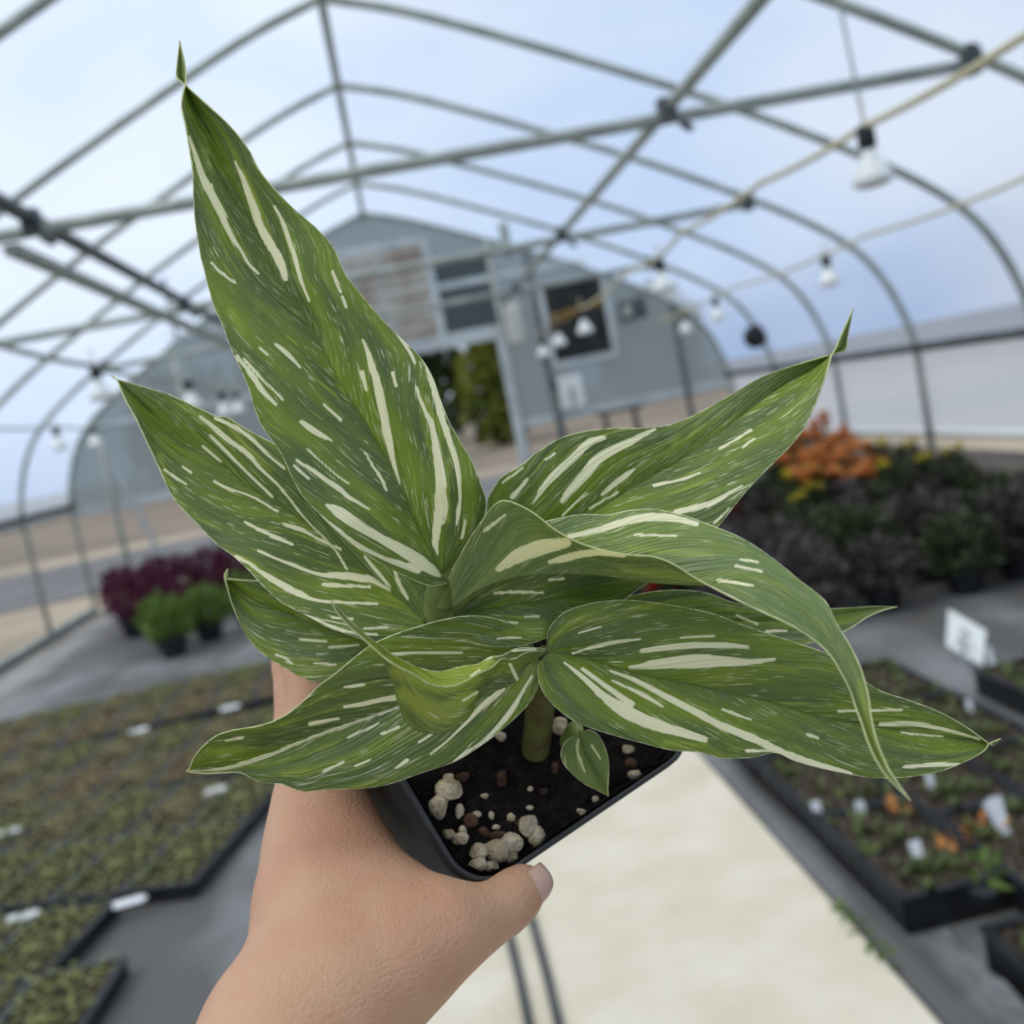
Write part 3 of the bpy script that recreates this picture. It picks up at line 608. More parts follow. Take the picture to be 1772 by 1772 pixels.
for j in range(nv_+1):
    for i in range(nu_+1):
        e_ = min(i, nu_-i, j, nv_-j); hz = (0.028*hts[j//3*3][i//3*3]+0.018*hts[j][i//2*2]+0.02*math.sin(j*0.55+i*0.3)**2)*min(1, e_/2)
        vs.append((0.945+0.11*i/nu_, 1.55+0.86*j/nv_, 0.006+hz))
b.add(vs, [(j*(nu_+1)+i, j*(nu_+1)+i+1, (j+1)*(nu_+1)+i+1, (j+1)*(nu_+1)+i) for j in range(nv_) for i in range(nu_)])
fo = tag(b.build('fabric_fold', m_fabric, smooth=True), 'lumpy folds of grey fabric in front of the right trays', 'fabric'); sb = fo.modifiers.new('soft', 'SUBSURF'); sb.levels = 1; sb.render_levels = 2
for i, (px, py) in enumerate(((1500, 1600), (1545, 1660), (1490, 1590))):
    q = onz(px, py, 0.0)
    tag(leaf_cloud(16, (q[0]-0.03, q[1], 0.012), (0.04, 0.06, 0.012), 0.03, random.Random(i+9)).build('weed', m_green), ['small green weed at the path edge, upper one', 'small green weed at the path edge, lower one', 'small green weed at the path edge, between the others'][i], 'weed')
#@@PLANT@@
# ------------------------------------------------------------------ the hand-held plant
def leaf_mat(name, under=False, pale=False):
    m = bpy.data.materials.new(name); m.use_nodes = True; t = m.node_tree; t.nodes.clear(); lk = t.links.new
    out = nn(t, 'ShaderNodeOutputMaterial'); p = nn(t, 'ShaderNodeBsdfPrincipled')
    p.inputs['Roughness'].default_value = 0.38 if not under else 0.55; p.inputs['Specular IOR Level'].default_value = 0.55 if not under else 0.3
    av = nn(t, 'ShaderNodeAttribute', attribute_name='vein'); ac = nn(t, 'ShaderNodeAttribute', attribute_name='cream'); al = nn(t, 'ShaderNodeAttribute', attribute_name='lime')
    def streak(sc, detail=2.0, off=(0, 0, 0)):
        mpn = nn(t, 'ShaderNodeMapping'); mpn.inputs['Scale'].default_value = sc; mpn.inputs['Location'].default_value = off
        n = nn(t, 'ShaderNodeTexNoise'); n.inputs['Scale'].default_value = 1.0; n.inputs['Detail'].default_value = detail; n.inputs['Roughness'].default_value = 0.5
        lk(av.outputs['Vector'], mpn.inputs[0]); lk(mpn.outputs[0], n.inputs[0]); return n.outputs[0]
    def ramp(s, lo, hi):
        r = nn(t, 'ShaderNodeMapRange'); r.inputs[1].default_value = lo; r.inputs[2].default_value = hi; lk(s, r.inputs[0]); return r.outputs[0]
    def math_(op, a, b_):
        n = nn(t, 'ShaderNodeMath', operation=op)
        for i, x in enumerate((a, b_)):
            if isinstance(x, (int, float)): n.inputs[i].default_value = x
            else: lk(x, n.inputs[i])
        return n.outputs[0]
    def mixc(f, a, b_):
        n = nn(t, 'ShaderNodeMix', data_type='RGBA')
        if isinstance(f, (int, float)): n.inputs[0].default_value = f
        else: lk(f, n.inputs[0])
        for i, x in ((6, a), (7, b_)):
            if isinstance(x, tuple): n.inputs[i].default_value = x
            else: lk(x, n.inputs[i])
        return n.outputs[2]
    dark, mid, lime, cream = (0.098, 0.150, 0.050, 1), (0.220, 0.305, 0.028, 1), (0.42, 0.50, 0.060, 1), (0.96, 0.93, 0.66, 1)
    if under: dark, mid, lime, cream = (0.22, 0.30, 0.11, 1), (0.33, 0.41, 0.13, 1), (0.48, 0.53, 0.16, 1), (0.92, 0.89, 0.62, 1)
    if pale: dark, mid = (0.150, 0.225, 0.085, 1), (0.225, 0.315, 0.060, 1)  # sky sheen of the arching leaf painted in as lighter greens
    broad = streak((95, 14, 3), 2.0)
    col = mixc(ramp(broad, 0.40, 0.62), dark, mid)
    fine = streak((2200, 30, 3), 2.0, (3, 1, 0))
    col = mixc(math_('MULTIPLY', ramp(fine, 0.35, 0.70), 0.60), col, mid)
    lm = ramp(streak((420, 34, 3), 2.0, (9, 4, 2)), 0.64, 0.70)
    col = mixc(math_('MULTIPLY', lm, 0.55), col, lime)
    jag = math_('SUBTRACT', streak((1300, 28, 3), 2.5, (5, 7, 1)), 0.5)
    limef = ramp(math_('ADD', al.outputs['Fac'], math_('MULTIPLY', jag, 1.6)), 0.35, 0.95)
    col = mixc(math_('MULTIPLY', limef, 0.85), col, lime)
    f1 = ramp(streak((1900, 95, 3), 1.0, (1, 2, 3)), 0.655, 0.70)
    f2 = ramp(streak((1050, 42, 3), 2.0, (21, 12, 3)), 0.675, 0.71)
    gate = ramp(streak((60, 30, 3), 1.0, (31, 2, 7)), 0.36, 0.55)
    fl = math_('MULTIPLY', math_('MAXIMUM', f1, f2), math_('ADD', math_('MULTIPLY', gate, 0.75), 0.25))
    col = mixc(math_('MULTIPLY', fl, 0.72 if not under else 0.5), col, cream)
    cf = ramp(math_('ADD', ac.outputs['Fac'], math_('MULTIPLY', jag, 1.0)), 0.44, 0.56)
    col = mixc(math_('MULTIPLY', cf, 0.95), col, cream)
    rib = streak((900, 4, 3), 0.0, (2, 2, 2)); rib2 = streak((260, 3, 3), 1.0, (4, 2, 2))
    bm = nn(t, 'ShaderNodeBump'); bm.inputs['Strength'].default_value = 0.55; bm.inputs['Distance'].default_value = 0.0009
    lk(math_('ADD', rib, math_('MULTIPLY', rib2, 2.0)), bm.inputs['Height']); lk(bm.outputs[0], p.inputs['Normal'])
    lk(col, p.inputs['Base Color'])
    tr = nn(t, 'ShaderNodeBsdfTranslucent'); hs = nn(t, 'ShaderNodeHueSaturation'); hs.inputs['Saturation'].default_value = 1.15; hs.inputs['Value'].default_value = 1.25
    lk(col, hs.inputs['Color']); lk(hs.outputs[0], tr.inputs[0])
    mx = nn(t, 'ShaderNodeMixShader'); mx.inputs[0].default_value = 0.30 if not under else 0.48
    lk(p.outputs[0], mx.inputs[1]); lk(tr.outputs[0], mx.inputs[2]); lk(mx.outputs[0], out.inputs[0])
    return m
m_leaf = leaf_mat('variegated_leaf'); m_under = leaf_mat('leaf_underside', True); m_sheen = leaf_mat('sheen_leaf', pale=True)
m_rim = mat('leaf_margin', srgb(214, 220, 160), 0.5, 0.3, trans=0.3)
m_stem = mat('plant_stem', srgb(160, 170, 100), 0.5, 0.35, 0, srgb(112, 130, 62), 90, 3, 0.35, 0.65, trans=0.15, stretch=(1, 1, 0.2))
m_pot = mat('pot_plastic', srgb(44, 46, 48), 0.42, 0.5, 0, srgb(60, 62, 64), 40, 5, 0.5, 0.8, bump=0.06, bscale=180)
m_peb = mat('pumice', srgb(206, 192, 164), 0.9, 0.2, 0, srgb(164, 146, 116), 160, 4, 0.4, 0.65, bump=0.5, bscale=500)
m_chip = mat('bark_chip', srgb(92, 66, 50), 0.9, 0.2, 0, srgb(62, 46, 38), 200)

plant = tag(empty('potted_plant'), 'young plant with cream-streaked green leaves in a square black pot, held in the hand', 'potted plant')

def catmull(rows, N):
    R = np.array(rows, float); n = len(R)
    t = np.linspace(0, n-1, N); i = np.minimum(t.astype(int), n-2); f = (t-i)[:, None]
    P1, P2 = R[i], R[i+1]; P0 = np.where((i > 0)[:, None], R[np.maximum(i-1, 0)], 2*P1-P2); P3 = np.where((i < n-2)[:, None], R[np.minimum(i+2, n-1)], 2*P2-P1)
    return 0.5*(2*P1+(P2-P0)*f+(2*P0-5*P1+4*P2-P3)*f**2+(-P0+3*P1-3*P2+P3)*f**3)
LEAFN = [0]
def leaf(rows, depth, eL=0.006, eR=0.006, bulge=0.10, stripes=(), limes=(), label=None, swap=False, mats=None, th=0.00035, N=240, H=52, curl=(0.5, 0.5), edge_depth=None, thin_fold=1.0):
    """rows base->tip: (left x,y, midrib x,y, right x,y) as seen in the photograph; depth: distances of the midrib along the leaf;
    eL/eR: how much nearer the margins are than the midrib (m)"""
    rows = [tuple(r) if len(r) == 6 else tuple(r)*3 for r in rows]
    if swap: rows = [(r[4], r[5], r[2], r[3], r[0], r[1]) for r in rows]; 
    if swap: eL, eR = eR, eL
    N = int(N*1.4); Rw = catmull(rows, N); tt = np.linspace(0, 1, N)
    dp = np.array(depth, float); dm = np.interp(tt, np.linspace(0, 1, len(dp)), dp)
    k = np.ones(9)/9; dm = np.convolve(np.pad(dm, 4, 'edge'), k, 'valid')
    prof = np.minimum(1, 6*tt)*np.minimum(1, 5*(1-tt))
    def edge(e):
        e = np.array(e, float).ravel(); e = np.interp(tt, np.linspace(0, 1, len(e)), e) if len(e) > 1 else e[0]*prof
        return np.convolve(np.pad(e*np.ones(N), 4, 'edge'), k, 'valid')
    dl = dm-edge(eL); dr = dm-edge(eR)
    Lp, Mp, Rp = Rw[:, 0:2], Rw[:, 2:4], Rw[:, 4:6]
    M3 = at(Mp[:, 0], Mp[:, 1], dm); ln = np.concatenate([[0], np.cumsum(np.linalg.norm(np.diff(M3, axis=0), axis=1))]); Len = ln[-1]; v = ln/Len
    us = np.concatenate([-np.linspace(1, 0, H+1)[:-1], np.linspace(0, 1, H+1)]); a = np.abs(us)
    PX = np.zeros((N, 2*H+1, 2)); D = np.zeros((N, 2*H+1))
    for j, u in enumerate(us):
        E_, de = (Lp, dl) if u < 0 else (Rp, dr); q = abs(u)
        PX[:, j] = Mp+(E_-Mp)*q
        wpx = np.linalg.norm(E_-Mp, axis=1); wm = wpx*dm/FPX
        D[:, j] = dm+(de-dm)*q**1.2-bulge*wm*q*(1-q)*2
    P = at(PX[..., 0], PX[..., 1], D)
    du = np.gradient(P, axis=1); dv = np.gradient(P, axis=0); nr = np.cross(du, dv); nl = np.linalg.norm(nr, axis=2, keepdims=True); nr = np.where(nl > 1e-12, nr/np.maximum(nl, 1e-12), 0)
    nu = 2*H+1
    top, bot = (P+nr*th*0.5).reshape(-1, 3), (P-nr*th*0.5).reshape(-1, 3)
    V = np.concatenate([top, bot]); off = N*nu
    idx = np.arange(N*nu).reshape(N, nu)
    qt = np.stack([idx[:-1, :-1], idx[:-1, 1:], idx[1:, 1:], idx[1:, :-1]], -1).reshape(-1, 4)
    qb = qt[:, ::-1]+off
    e = [idx[:, 0], idx[-1, :], idx[::-1, -1], idx[0, ::-1]]; rim = []
    for line in e:
        p0, p1 = line[:-1], line[1:]; rim.append(np.stack([p0, p1, p1+off, p0+off], -1))
    rim = np.concatenate(rim); Fc = np.concatenate([qt, qb, rim])
    me = bpy.data.meshes.new('leaf'); me.vertices.add(len(V)); me.vertices.foreach_set('co', V.ravel())
    me.loops.add(Fc.size); me.loops.foreach_set('vertex_index', Fc.ravel().astype(np.int32)); me.polygons.add(len(Fc))
    me.polygons.foreach_set('loop_start', np.arange(0, Fc.size, 4, dtype=np.int32)); 
    me.update(calc_edges=True)
    me.polygons.foreach_set('use_smooth', np.ones(len(Fc), bool))
    me.polygons.foreach_set('material_index', np.concatenate([np.zeros(len(qt)), np.ones(len(qb)), np.full(len(rim), 2)]).astype(np.int32))
    for m in (mats or (m_leaf, m_under, m_rim)): me.materials.append(m)
    # vein coordinates: s across the veins, q along them (metres)
    LEAFN[0] += 1; VV = np.broadcast_to(v[:, None], (N, nu)); AA = np.broadcast_to(a[None], (N, nu))
    cl_ = np.where(us < 0, curl[0], curl[1])[None]; s = (VV-cl_*AA)*Len*0.40; q = (VV+0.2*AA)*Len; sd_ = np.broadcast_to((np.sign(us)*2.7)[None], (N, nu))
    vein = np.stack([s+LEAFN[0]*0.37, q+LEAFN[0]*0.91, sd_+LEAFN[0]*1.7], -1).reshape(-1, 3)
    vein = np.concatenate([vein, vein]).astype(np.float32)
    def field(lst, soft=7.0):
        f = np.zeros((N, nu))
        for st in lst:
            side = 0
            if isinstance(st[0], str): side = {'L': -1, 'R': 1}[st[0]]*(-1 if swap else 1); st = st[1:]
            A_ = np.array(st, float)
            if len(A_) > 2:
                A_ = catmull(A_, len(A_)*4)
            for (x0, y0, w0), (x1, y1, w1) in zip(A_, A_[1:]):
                d = np.array([x1-x0, y1-y0]); l2 = max((d**2).sum(), 1e-6)
                r = PX-np.array([x0, y0]); h = np.clip((r@d)/l2, 0, 1); dist = np.linalg.norm(r-h[..., None]*d, axis=2)
                g = np.clip(0.5+(np.maximum(w0+(w1-w0)*h, 4.0)*0.55-dist)/soft, 0, 1)
                if side: g = g*((us*side) > 0)[None]
                f = np.maximum(f, g)
        return np.concatenate([f.ravel(), f.ravel()]).astype(np.float32)
    cr_ = field(stripes)
    wid = np.linalg.norm(np.where((us < 0)[None, :, None], (Lp-Mp)[:, None], (Rp-Mp)[:, None]), axis=2)*(1-AA)
    mg = np.clip(1.0-wid/3.0, 0, 1)*0.75; mg = np.concatenate([mg.ravel(), mg.ravel()]).astype(np.float32)
    for nm, ty, dat, key in (('vein', 'FLOAT_VECTOR', vein.ravel(), 'vector'), ('cream', 'FLOAT', np.maximum(cr_, mg), 'value'), ('lime', 'FLOAT', field(limes, 22.0), 'value')):
        at_ = me.attributes.new(nm, ty, 'POINT'); at_.data.foreach_set(key, dat)
    o = bpy.data.objects.new('leaf', me); COL.objects.link(o); o.parent = plant
    if label: o['label'] = label
    return o

# --- tall upright leaf (A)
leaf([(774,1010,764,994,770,990),(740,1013,757,982,800,958),(695,994,742,950,832,915),(645,967,725,915,841,872),(595,930,706,872,834,842),(553,890,688,830,818,800),(518,850,665,786,798,766),(484,781,634,735,777,728),(450,732,605,688,761,687),(430,672,577,640,750,655),(412,630,553,594,730,621),(398,600,532,556,692,583),(383,560,512,528,659,550),(368,525,492,498,629,514),(356,480,474,470,598,474),(346,440,457,430,578,430),(337,380,438,385,548,395),(334,330,415,340,500,353),(333,298,397,302,453,300),(328,262,380,262,430,258),(321,220,359,222,399,219),(314,185,340,190,361,183),(317,158,325,160,333,158),(321,147),(322,134,314,134,306,134),(320,110,313,112,306,112),(311,70)],
  [0.325,0.318,0.318,0.320,0.324,0.330,0.335], eL=0.010, eR=0.008, curl=(0.34, 0.52), bulge=0.16, N=300,
  stripes=[[(327,237,3),(336,264,7),(349,305,11),(367,339,13),(383,370,11),(397,402,8),(417,434,5),(430,456,4),(446,474,3)],
   [(408,280,3),(424,316,8),(440,361,12),(455,400,13),(480,443,14),(488,462,12),(495,483,7)],
   [(476,357,3),(491,389,6),(505,429,6),(509,441,7),(522,486,5),(535,520,3)],
   [(629,588,3),(641,623,9),(654,667,12),(664,717,14),(672,756,13),(682,801,8),(692,837,4)],
   [(687,578,3),(710,611,5),(718,628,3)],[(732,618,4),(745,654,8),(753,679,10),(763,717,10),(776,756,9),(789,796,8),(796,842,6),(794,885,6),(791,907,3)],
   [(720,669,4),(733,705,6),(748,738,9),(756,781,14),(762,819,16),(763,842,18),(760,885,16),(754,935,11),(758,958,4)],
   [(565,873,4),(590,889,18),(624,912,16),(666,935,14),(709,960,20),(745,985,16),(760,996,6)],
   [(553,892,5),(610,937,7),(652,960,6),(686,974,9),(723,985,13)],
   [(476,596,5),(497,613,7),(519,636,3)],[(410,616,4),(433,646,8),(456,679,9),(479,700,4)],[(423,621,3),(451,654,4),(489,692,4)],
   [(522,730,7),(542,745,9),(573,763,3)],[(514,796,5),(552,822,8),(588,847,8),(604,861,6),(638,881,3)],[(509,806,5),(535,829,4)],[(532,776,3),(578,819,4),(603,837,3)],
   [(626,644,7),(634,674,6)],[(450,602,4),(462,614,4)],[(560,700,3),(590,728,3)],[(630,782,3),(660,830,4),(668,850,3)],[(592,514,4),(600,532,4)],[(575,470,3),(590,505,4)],[(365,455,3),(380,470,5),(406,490,4)],[(680,645,4),(686,668,5)],[(770,840,4),(772,880,5),(768,905,3)],[(805,900,4),(800,930,6)],[(365,320,4),(373,350,4)]],
  limes=[[(424,300,10),(440,340,12),(458,385,10),(470,420,8)],[(350,260,6),(368,300,6)],[(545,560,5),(580,640,7),(602,700,6)],[(780,760,6),(775,830,8),(775,900,6)],[(735,690,8),(770,760,6)],[(640,880,8),(690,935,6)],[(400,540,14),(420,575,10)]])
# --- left leaf (B)
leaf([(733,1083,734,1077,740,1078),(700,1110,722,1064,746,1045),(650,1113,700,1043,738,1000),(610,1101,675,1022,705,960),(568,1085,650,1002,672,925),(523,1062,620,979,635,890),(485,1041,590,957,595,855),(454,1013,560,930,555,822),(429,986,528,903,515,792),(404,963,494,882,480,770),(373,940,462,862,454,757),(343,909,428,840,421,739),(307,871,395,812,396,723),(287,838,362,788,376,720),(270,800,330,768,355,711),(252,762,295,743,325,697),(235,725,262,715,290,681),(218,695,235,690,255,671),(208,672,215,670,225,662),(201,656),(190,649)],
  [0.338,0.345,0.352,0.360,0.366,0.372], eL=0.012, eR=0.004, curl=(0.45, 0.6), bulge=0.10,
  stripes=[[(348,721,5),(373,742,8),(401,765,7),(429,785,8),(454,813,5),(485,843,4),(530,899,3),(576,947,4),(600,985,3)],[(373,724,5),(403,737,7),(437,760,6),(464,787,5),(492,810,4)],
   [(365,754,5),(396,785,5),(434,823,4),(472,859,3)],[(490,907,4),(523,917,6),(548,932,4),(590,950,3)],[(424,904,4),(459,922,6),(505,942,6)],
   [(447,953,3),(497,975,5),(548,993,5),(586,996,11),(630,1001,12),(645,1004,10),(675,1022,4)],
   [(409,963,4),(447,986,7),(472,1003,9),(510,1024,10),(548,1039,6),(612,1044,4),(652,1045,3)],[(632,963,5),(652,988,7),(675,1017,4)],[(683,988,5),(692,1011,7),(706,1036,4)],
   [(284,813,4),(305,828,4),(322,838,3)],[(371,833,3),(396,846,5),(434,859,3),(480,885,3)],[(528,1064,3),(601,1093,4),(652,1098,5)],[(560,1012,6),(595,1014,6),(640,1016,3)],[(575,1068,3),(610,1072,4)],[(630,1088,3),(670,1086,4)],[(352,772,3),(382,798,4)],[(316,808,3),(330,818,5)]],
  limes=[[(400,740,6),(440,790,12),(470,815,8)],[(285,690,4),(330,710,6),(352,730,6)],[(275,790,5),(300,850,5),(320,880,4)],[(390,950,6),(430,975,10),(460,995,6)]])
# --- small low left leaf (C)
leaf([(690,1122,690,1115,690,1108),(655,1155,650,1110,650,1080),(610,1176,610,1101,605,1058),(553,1181,570,1090,555,1036),(522,1172,540,1078,515,1020),(491,1155,510,1066,480,1010),(452,1129,475,1053,455,1006),(424,1096,445,1041,435,1004),(404,1053,420,1024,415,1003),(394,1020,402,1010,402,1002),(389,1002,391,1003,393,1001),(389,993,391,994,393,994),(394,984)],
  [0.362,0.370,0.378,0.384], eL=0.006, eR=0.004, curl=(0.9, 0.7), bulge=0.2,
  stripes=[[(520,1107,3),(565,1110,3)],[(570,1120,3),(620,1116,3)],[(545,1148,3),(580,1150,3)],[(478,1133,3),(497,1141,5),(505,1148,3)]],
  limes=[[(445,1110,7),(470,1122,9),(496,1132,5)],[(500,1143,9),(551,1143,6)],[(400,1015,4),(440,1040,4)]])
# --- low front-left leaf (D)
leaf([(930,1128,932,1134,932,1140),(895,1085,905,1140,934,1165),(850,1068,870,1150,928,1195),(800,1066,835,1162,915,1218),(750,1076,800,1176,890,1244),(713,1087,765,1191,860,1270),(675,1100,730,1205,824,1296),(640,1117,695,1219,787,1318),(610,1140,658,1233,732,1337),(580,1165,622,1248,677,1356),(550,1188,588,1260,633,1364),(522,1215,552,1273,575,1366),(495,1236,517,1286,523,1369),(467,1250,485,1299,486,1357),(435,1258,455,1310,449,1353),(400,1264,422,1320,415,1338),(372,1274,390,1329,385,1338),(350,1292,362,1334,362,1339),(335,1311,343,1335,343,1338),(328,1328,331,1335,331,1337),(322,1335)],
  [0.332,0.333,0.332,0.330,0.330,0.330], eL=0.008, eR=0.003, curl=(0.8, 0.45), bulge=0.14, swap=True,
  stripes=[[(328,1334,3),(383,1331,6),(431,1318,8),(475,1303,7),(537,1277,6),(603,1254,6),(688,1224,4),(730,1207,3)],[(596,1222,5),(640,1215,7),(690,1205,9)],[(537,1252,7),(585,1243,5)],
   [(745,1305,3),(770,1285,4),(805,1252,6),(842,1215,9),(871,1193,6)],[(787,1316,4),(842,1277,6),(882,1233,8),(904,1197,6),(920,1170,4)],[(677,1131,3),(732,1129,4),(798,1129,3)],[(596,1189,4),(629,1184,5)],
   [(603,1277,4),(655,1252,3)],[(390,1281,4),(420,1276,5)],[(660,1270,5),(690,1258,3)],[(685,1330,4),(704,1316,8)],[(615,1325,3),(640,1315,4)],[(560,1335,3),(595,1318,4)],[(725,1284,3),(755,1265,4)]],
  limes=[[(486,1255,5),(545,1230,7),(589,1219,7)],[(556,1303,6),(578,1292,6)],[(490,1340,5),(530,1330,6)],[(360,1300,8),(420,1295,6)],[(750,1300,5),(780,1280,6)]])
# --- baby leaf (K)
leaf([(1000,1272,1003,1270,1006,1268),(985,1278,1004,1276,1020,1263),(975,1288,1007,1288,1036,1272),(970,1305,1013,1302,1047,1292),(975,1322,1021,1317,1053,1313),(989,1338,1029,1331,1054,1333),(1010,1356,1040,1350,1053,1353),(1032,1367,1047,1364,1052,1366),(1053,1378)],
  [0.358,0.352,0.350,0.352], eL=0.003, eR=0.003, curl=(0.9, 0.9), bulge=0.25, N=90, H=20,
  stripes=[[(1000,1280,4),(1000,1305,4),(1012,1335,3)],[(1025,1290,3),(1038,1312,3)]])
# --- right upper leaf (J)
leaf([(870,965,875,972,882,975),(848,915,900,955,950,985),(843,868,930,940,1010,990),(864,830,962,922,1070,985),(898,807,995,903,1120,972),(930,782,1028,885,1165,955),(970,758,1062,863,1205,935),(1015,746,1096,841,1240,914),(1060,741,1132,821,1268,880),(1110,741,1168,801,1292,850),(1151,737,1205,776,1318,822),(1189,724,1242,750,1344,796),(1227,705,1278,723,1368,772),(1265,683,1314,695,1390,744),(1310,656,1350,670,1408,708),(1359,637,1390,645,1422,672),(1405,623,1418,627,1433,638),(1440,613),(1463,606,1456,598,1447,600),(1467,585,1461,582,1455,580),(1477,533)],
  [0.335,0.340,0.348,0.356,0.360,0.362], eL=[0,0.006,0.004,-0.002,0.004,0], eR=0.012, curl=(0.7, 0.45), bulge=0.14,
  stripes=[[(972,868,6),(985,850,12),(1011,822,15),(1038,792,16),(1087,766,11),(1132,743,5)],[(921,872,4),(951,830,11),(993,792,11),(1019,766,12),(1046,758,7)],
   [(1042,856,5),(1072,830,9),(1098,811,4)],[(887,860,9),(913,830,5)],[(1170,887,9),(1227,872,9),(1284,841,4)],[(1132,841,3),(1182,830,5),(1212,819,3)],[(974,891,4),(1015,853,3)],[(1020,880,4),(1068,852,4)],[(943,796,3),(960,785,3)],[(1246,777,3),(1300,745,3)],[(1236,905,3),(1262,880,4)],[(870,835,3),(905,810,3)],[(1285,775,3),(1305,760,3)]],
  limes=[[(1151,788,4),(1180,770,4),(1208,736,5)],[(1020,768,6),(1048,756,6)],[(1165,765,10),(1176,755,8)]])
# --- middle right leaf behind (H)
leaf([(1000,1090,1000,1098,1000,1106),(1040,1050,1050,1090,1060,1130),(1087,1032,1110,1080,1120,1130),(1140,1022,1160,1074,1175,1128),(1190,1021,1210,1073,1235,1127),(1230,1028,1260,1074,1290,1125),(1275,1044,1310,1075,1345,1120),(1330,1049,1365,1074,1400,1114),(1390,1053,1415,1070,1440,1102),(1438,1053,1455,1064,1470,1089),(1475,1051,1490,1058,1500,1069),(1515,1049,1522,1053,1527,1057),(1553,1050)],
  [0.352,0.358,0.364,0.372,0.378], eL=0.002, eR=0.006, curl=(0.6, 0.6), bulge=0.12, stripes=[[(1275,1065,3),(1310,1080,3)],[(1325,1093,3),(1360,1092,3)]])
# --- middle leaf (I)
leaf([(787,1062,784,1068,778,1072),(800,1030,800,1062,778,1088),(835,995,835,1055,800,1108),(880,975,880,1047,850,1119),(930,965,930,1040,905,1117),(985,965,980,1033,955,1101),(1035,972,1030,1026,1010,1080),(1075,982,1070,1020,1062,1052),(1105,996,1103,1012,1098,1024),(1125,1007)],
  [0.333,0.332,0.334,0.340,0.346], eL=0.003, eR=0.005, curl=(0.8, 0.9), bulge=0.16,
  stripes=[[(856,1026,4),(898,1024,5),(940,1026,3)],[(816,1074,4),(844,1082,5)],[(861,1077,3),(895,1078,4)],[(861,1105,4),(901,1103,4)],[(909,1067,3),(932,1067,3)],[(800,1090,3),(815,1098,3)],[(950,1003,3),(975,1001,3)]])
# --- big right leaf (F)
leaf([(948,1126,950,1130,944,1136),(947,1100,962,1131,930,1155),(955,1080,985,1134,935,1187),(975,1060,1012,1140,952,1214),(1005,1048,1045,1149,985,1243),(1045,1040,1080,1159,1025,1261),(1085,1038,1118,1169,1070,1275),(1135,1043,1160,1178,1115,1287),(1185,1051,1205,1186,1160,1298),(1235,1062,1250,1195,1210,1302),(1280,1079,1295,1205,1250,1312),(1325,1095,1338,1216,1300,1311),(1378,1112,1385,1231,1341,1303),(1434,1133,1435,1244,1378,1318),(1490,1174,1490,1254,1440,1334),(1527,1196,1540,1262,1510,1346),(1575,1212,1590,1269,1570,1345),(1620,1229,1635,1275,1630,1334),(1660,1250,1670,1280,1675,1316),(1695,1274,1697,1285,1703,1300),(1712,1287),(1720,1290,1724,1285,1727,1280),(1732,1278)],
  [0.330,0.328,0.328,0.330,0.332,0.334], eL=0.004, eR=0.005, curl=(0.55, 0.55), bulge=0.16, N=280,
  stripes=[[(1091,1155,6),(1136,1150,16),(1192,1144,22),(1248,1144,18),(1285,1146,12),(1341,1141,4)],[(1110,1126,6),(1173,1118,10),(1248,1116,9),(1296,1120,4)],
   [(1056,1161,4),(1107,1181,8),(1149,1204,10),(1192,1226,11),(1240,1252,12),(1303,1278,12),(1359,1304,11),(1415,1323,9),(1471,1338,6)],
   [(977,1147,4),(1008,1172,8),(1045,1206,12),(1079,1229,20),(1121,1249,20),(1163,1263,16),(1220,1280,9)],[(1008,1158,6),(1050,1189,8),(1093,1218,10)],[(1059,1178,3),(1107,1201,6),(1146,1223,4)],[(991,1130,3),(1050,1113,7),(1107,1105,3)],
   [(1523,1252,6),(1583,1252,7),(1639,1263,6),(1695,1278,3)],[(1292,1299,6),(1333,1299,4)],[(1564,1327,5),(1620,1323,7),(1661,1323,4)],[(1398,1271,6),(1415,1278,4)],[(1450,1230,3),(1560,1228,3)],[(1250,1228,3),(1300,1245,3)],[(1178,1102,3),(1235,1100,4)],[(1002,1095,3),(1040,1085,3)],[(1560,1268,4),(1630,1274,4)]],
  limes=[[(1385,1152,5),(1452,1159,6)],[(1500,1245,8),(1560,1250,10),(1610,1245,6),(1650,1258,6)],[(1150,1285,8),(1220,1288,9)],[(1370,1290,5),(1440,1320,6)],[(1280,1145,8),(1380,1160,5)],[(1000,1075,6),(1060,1062,6)]])
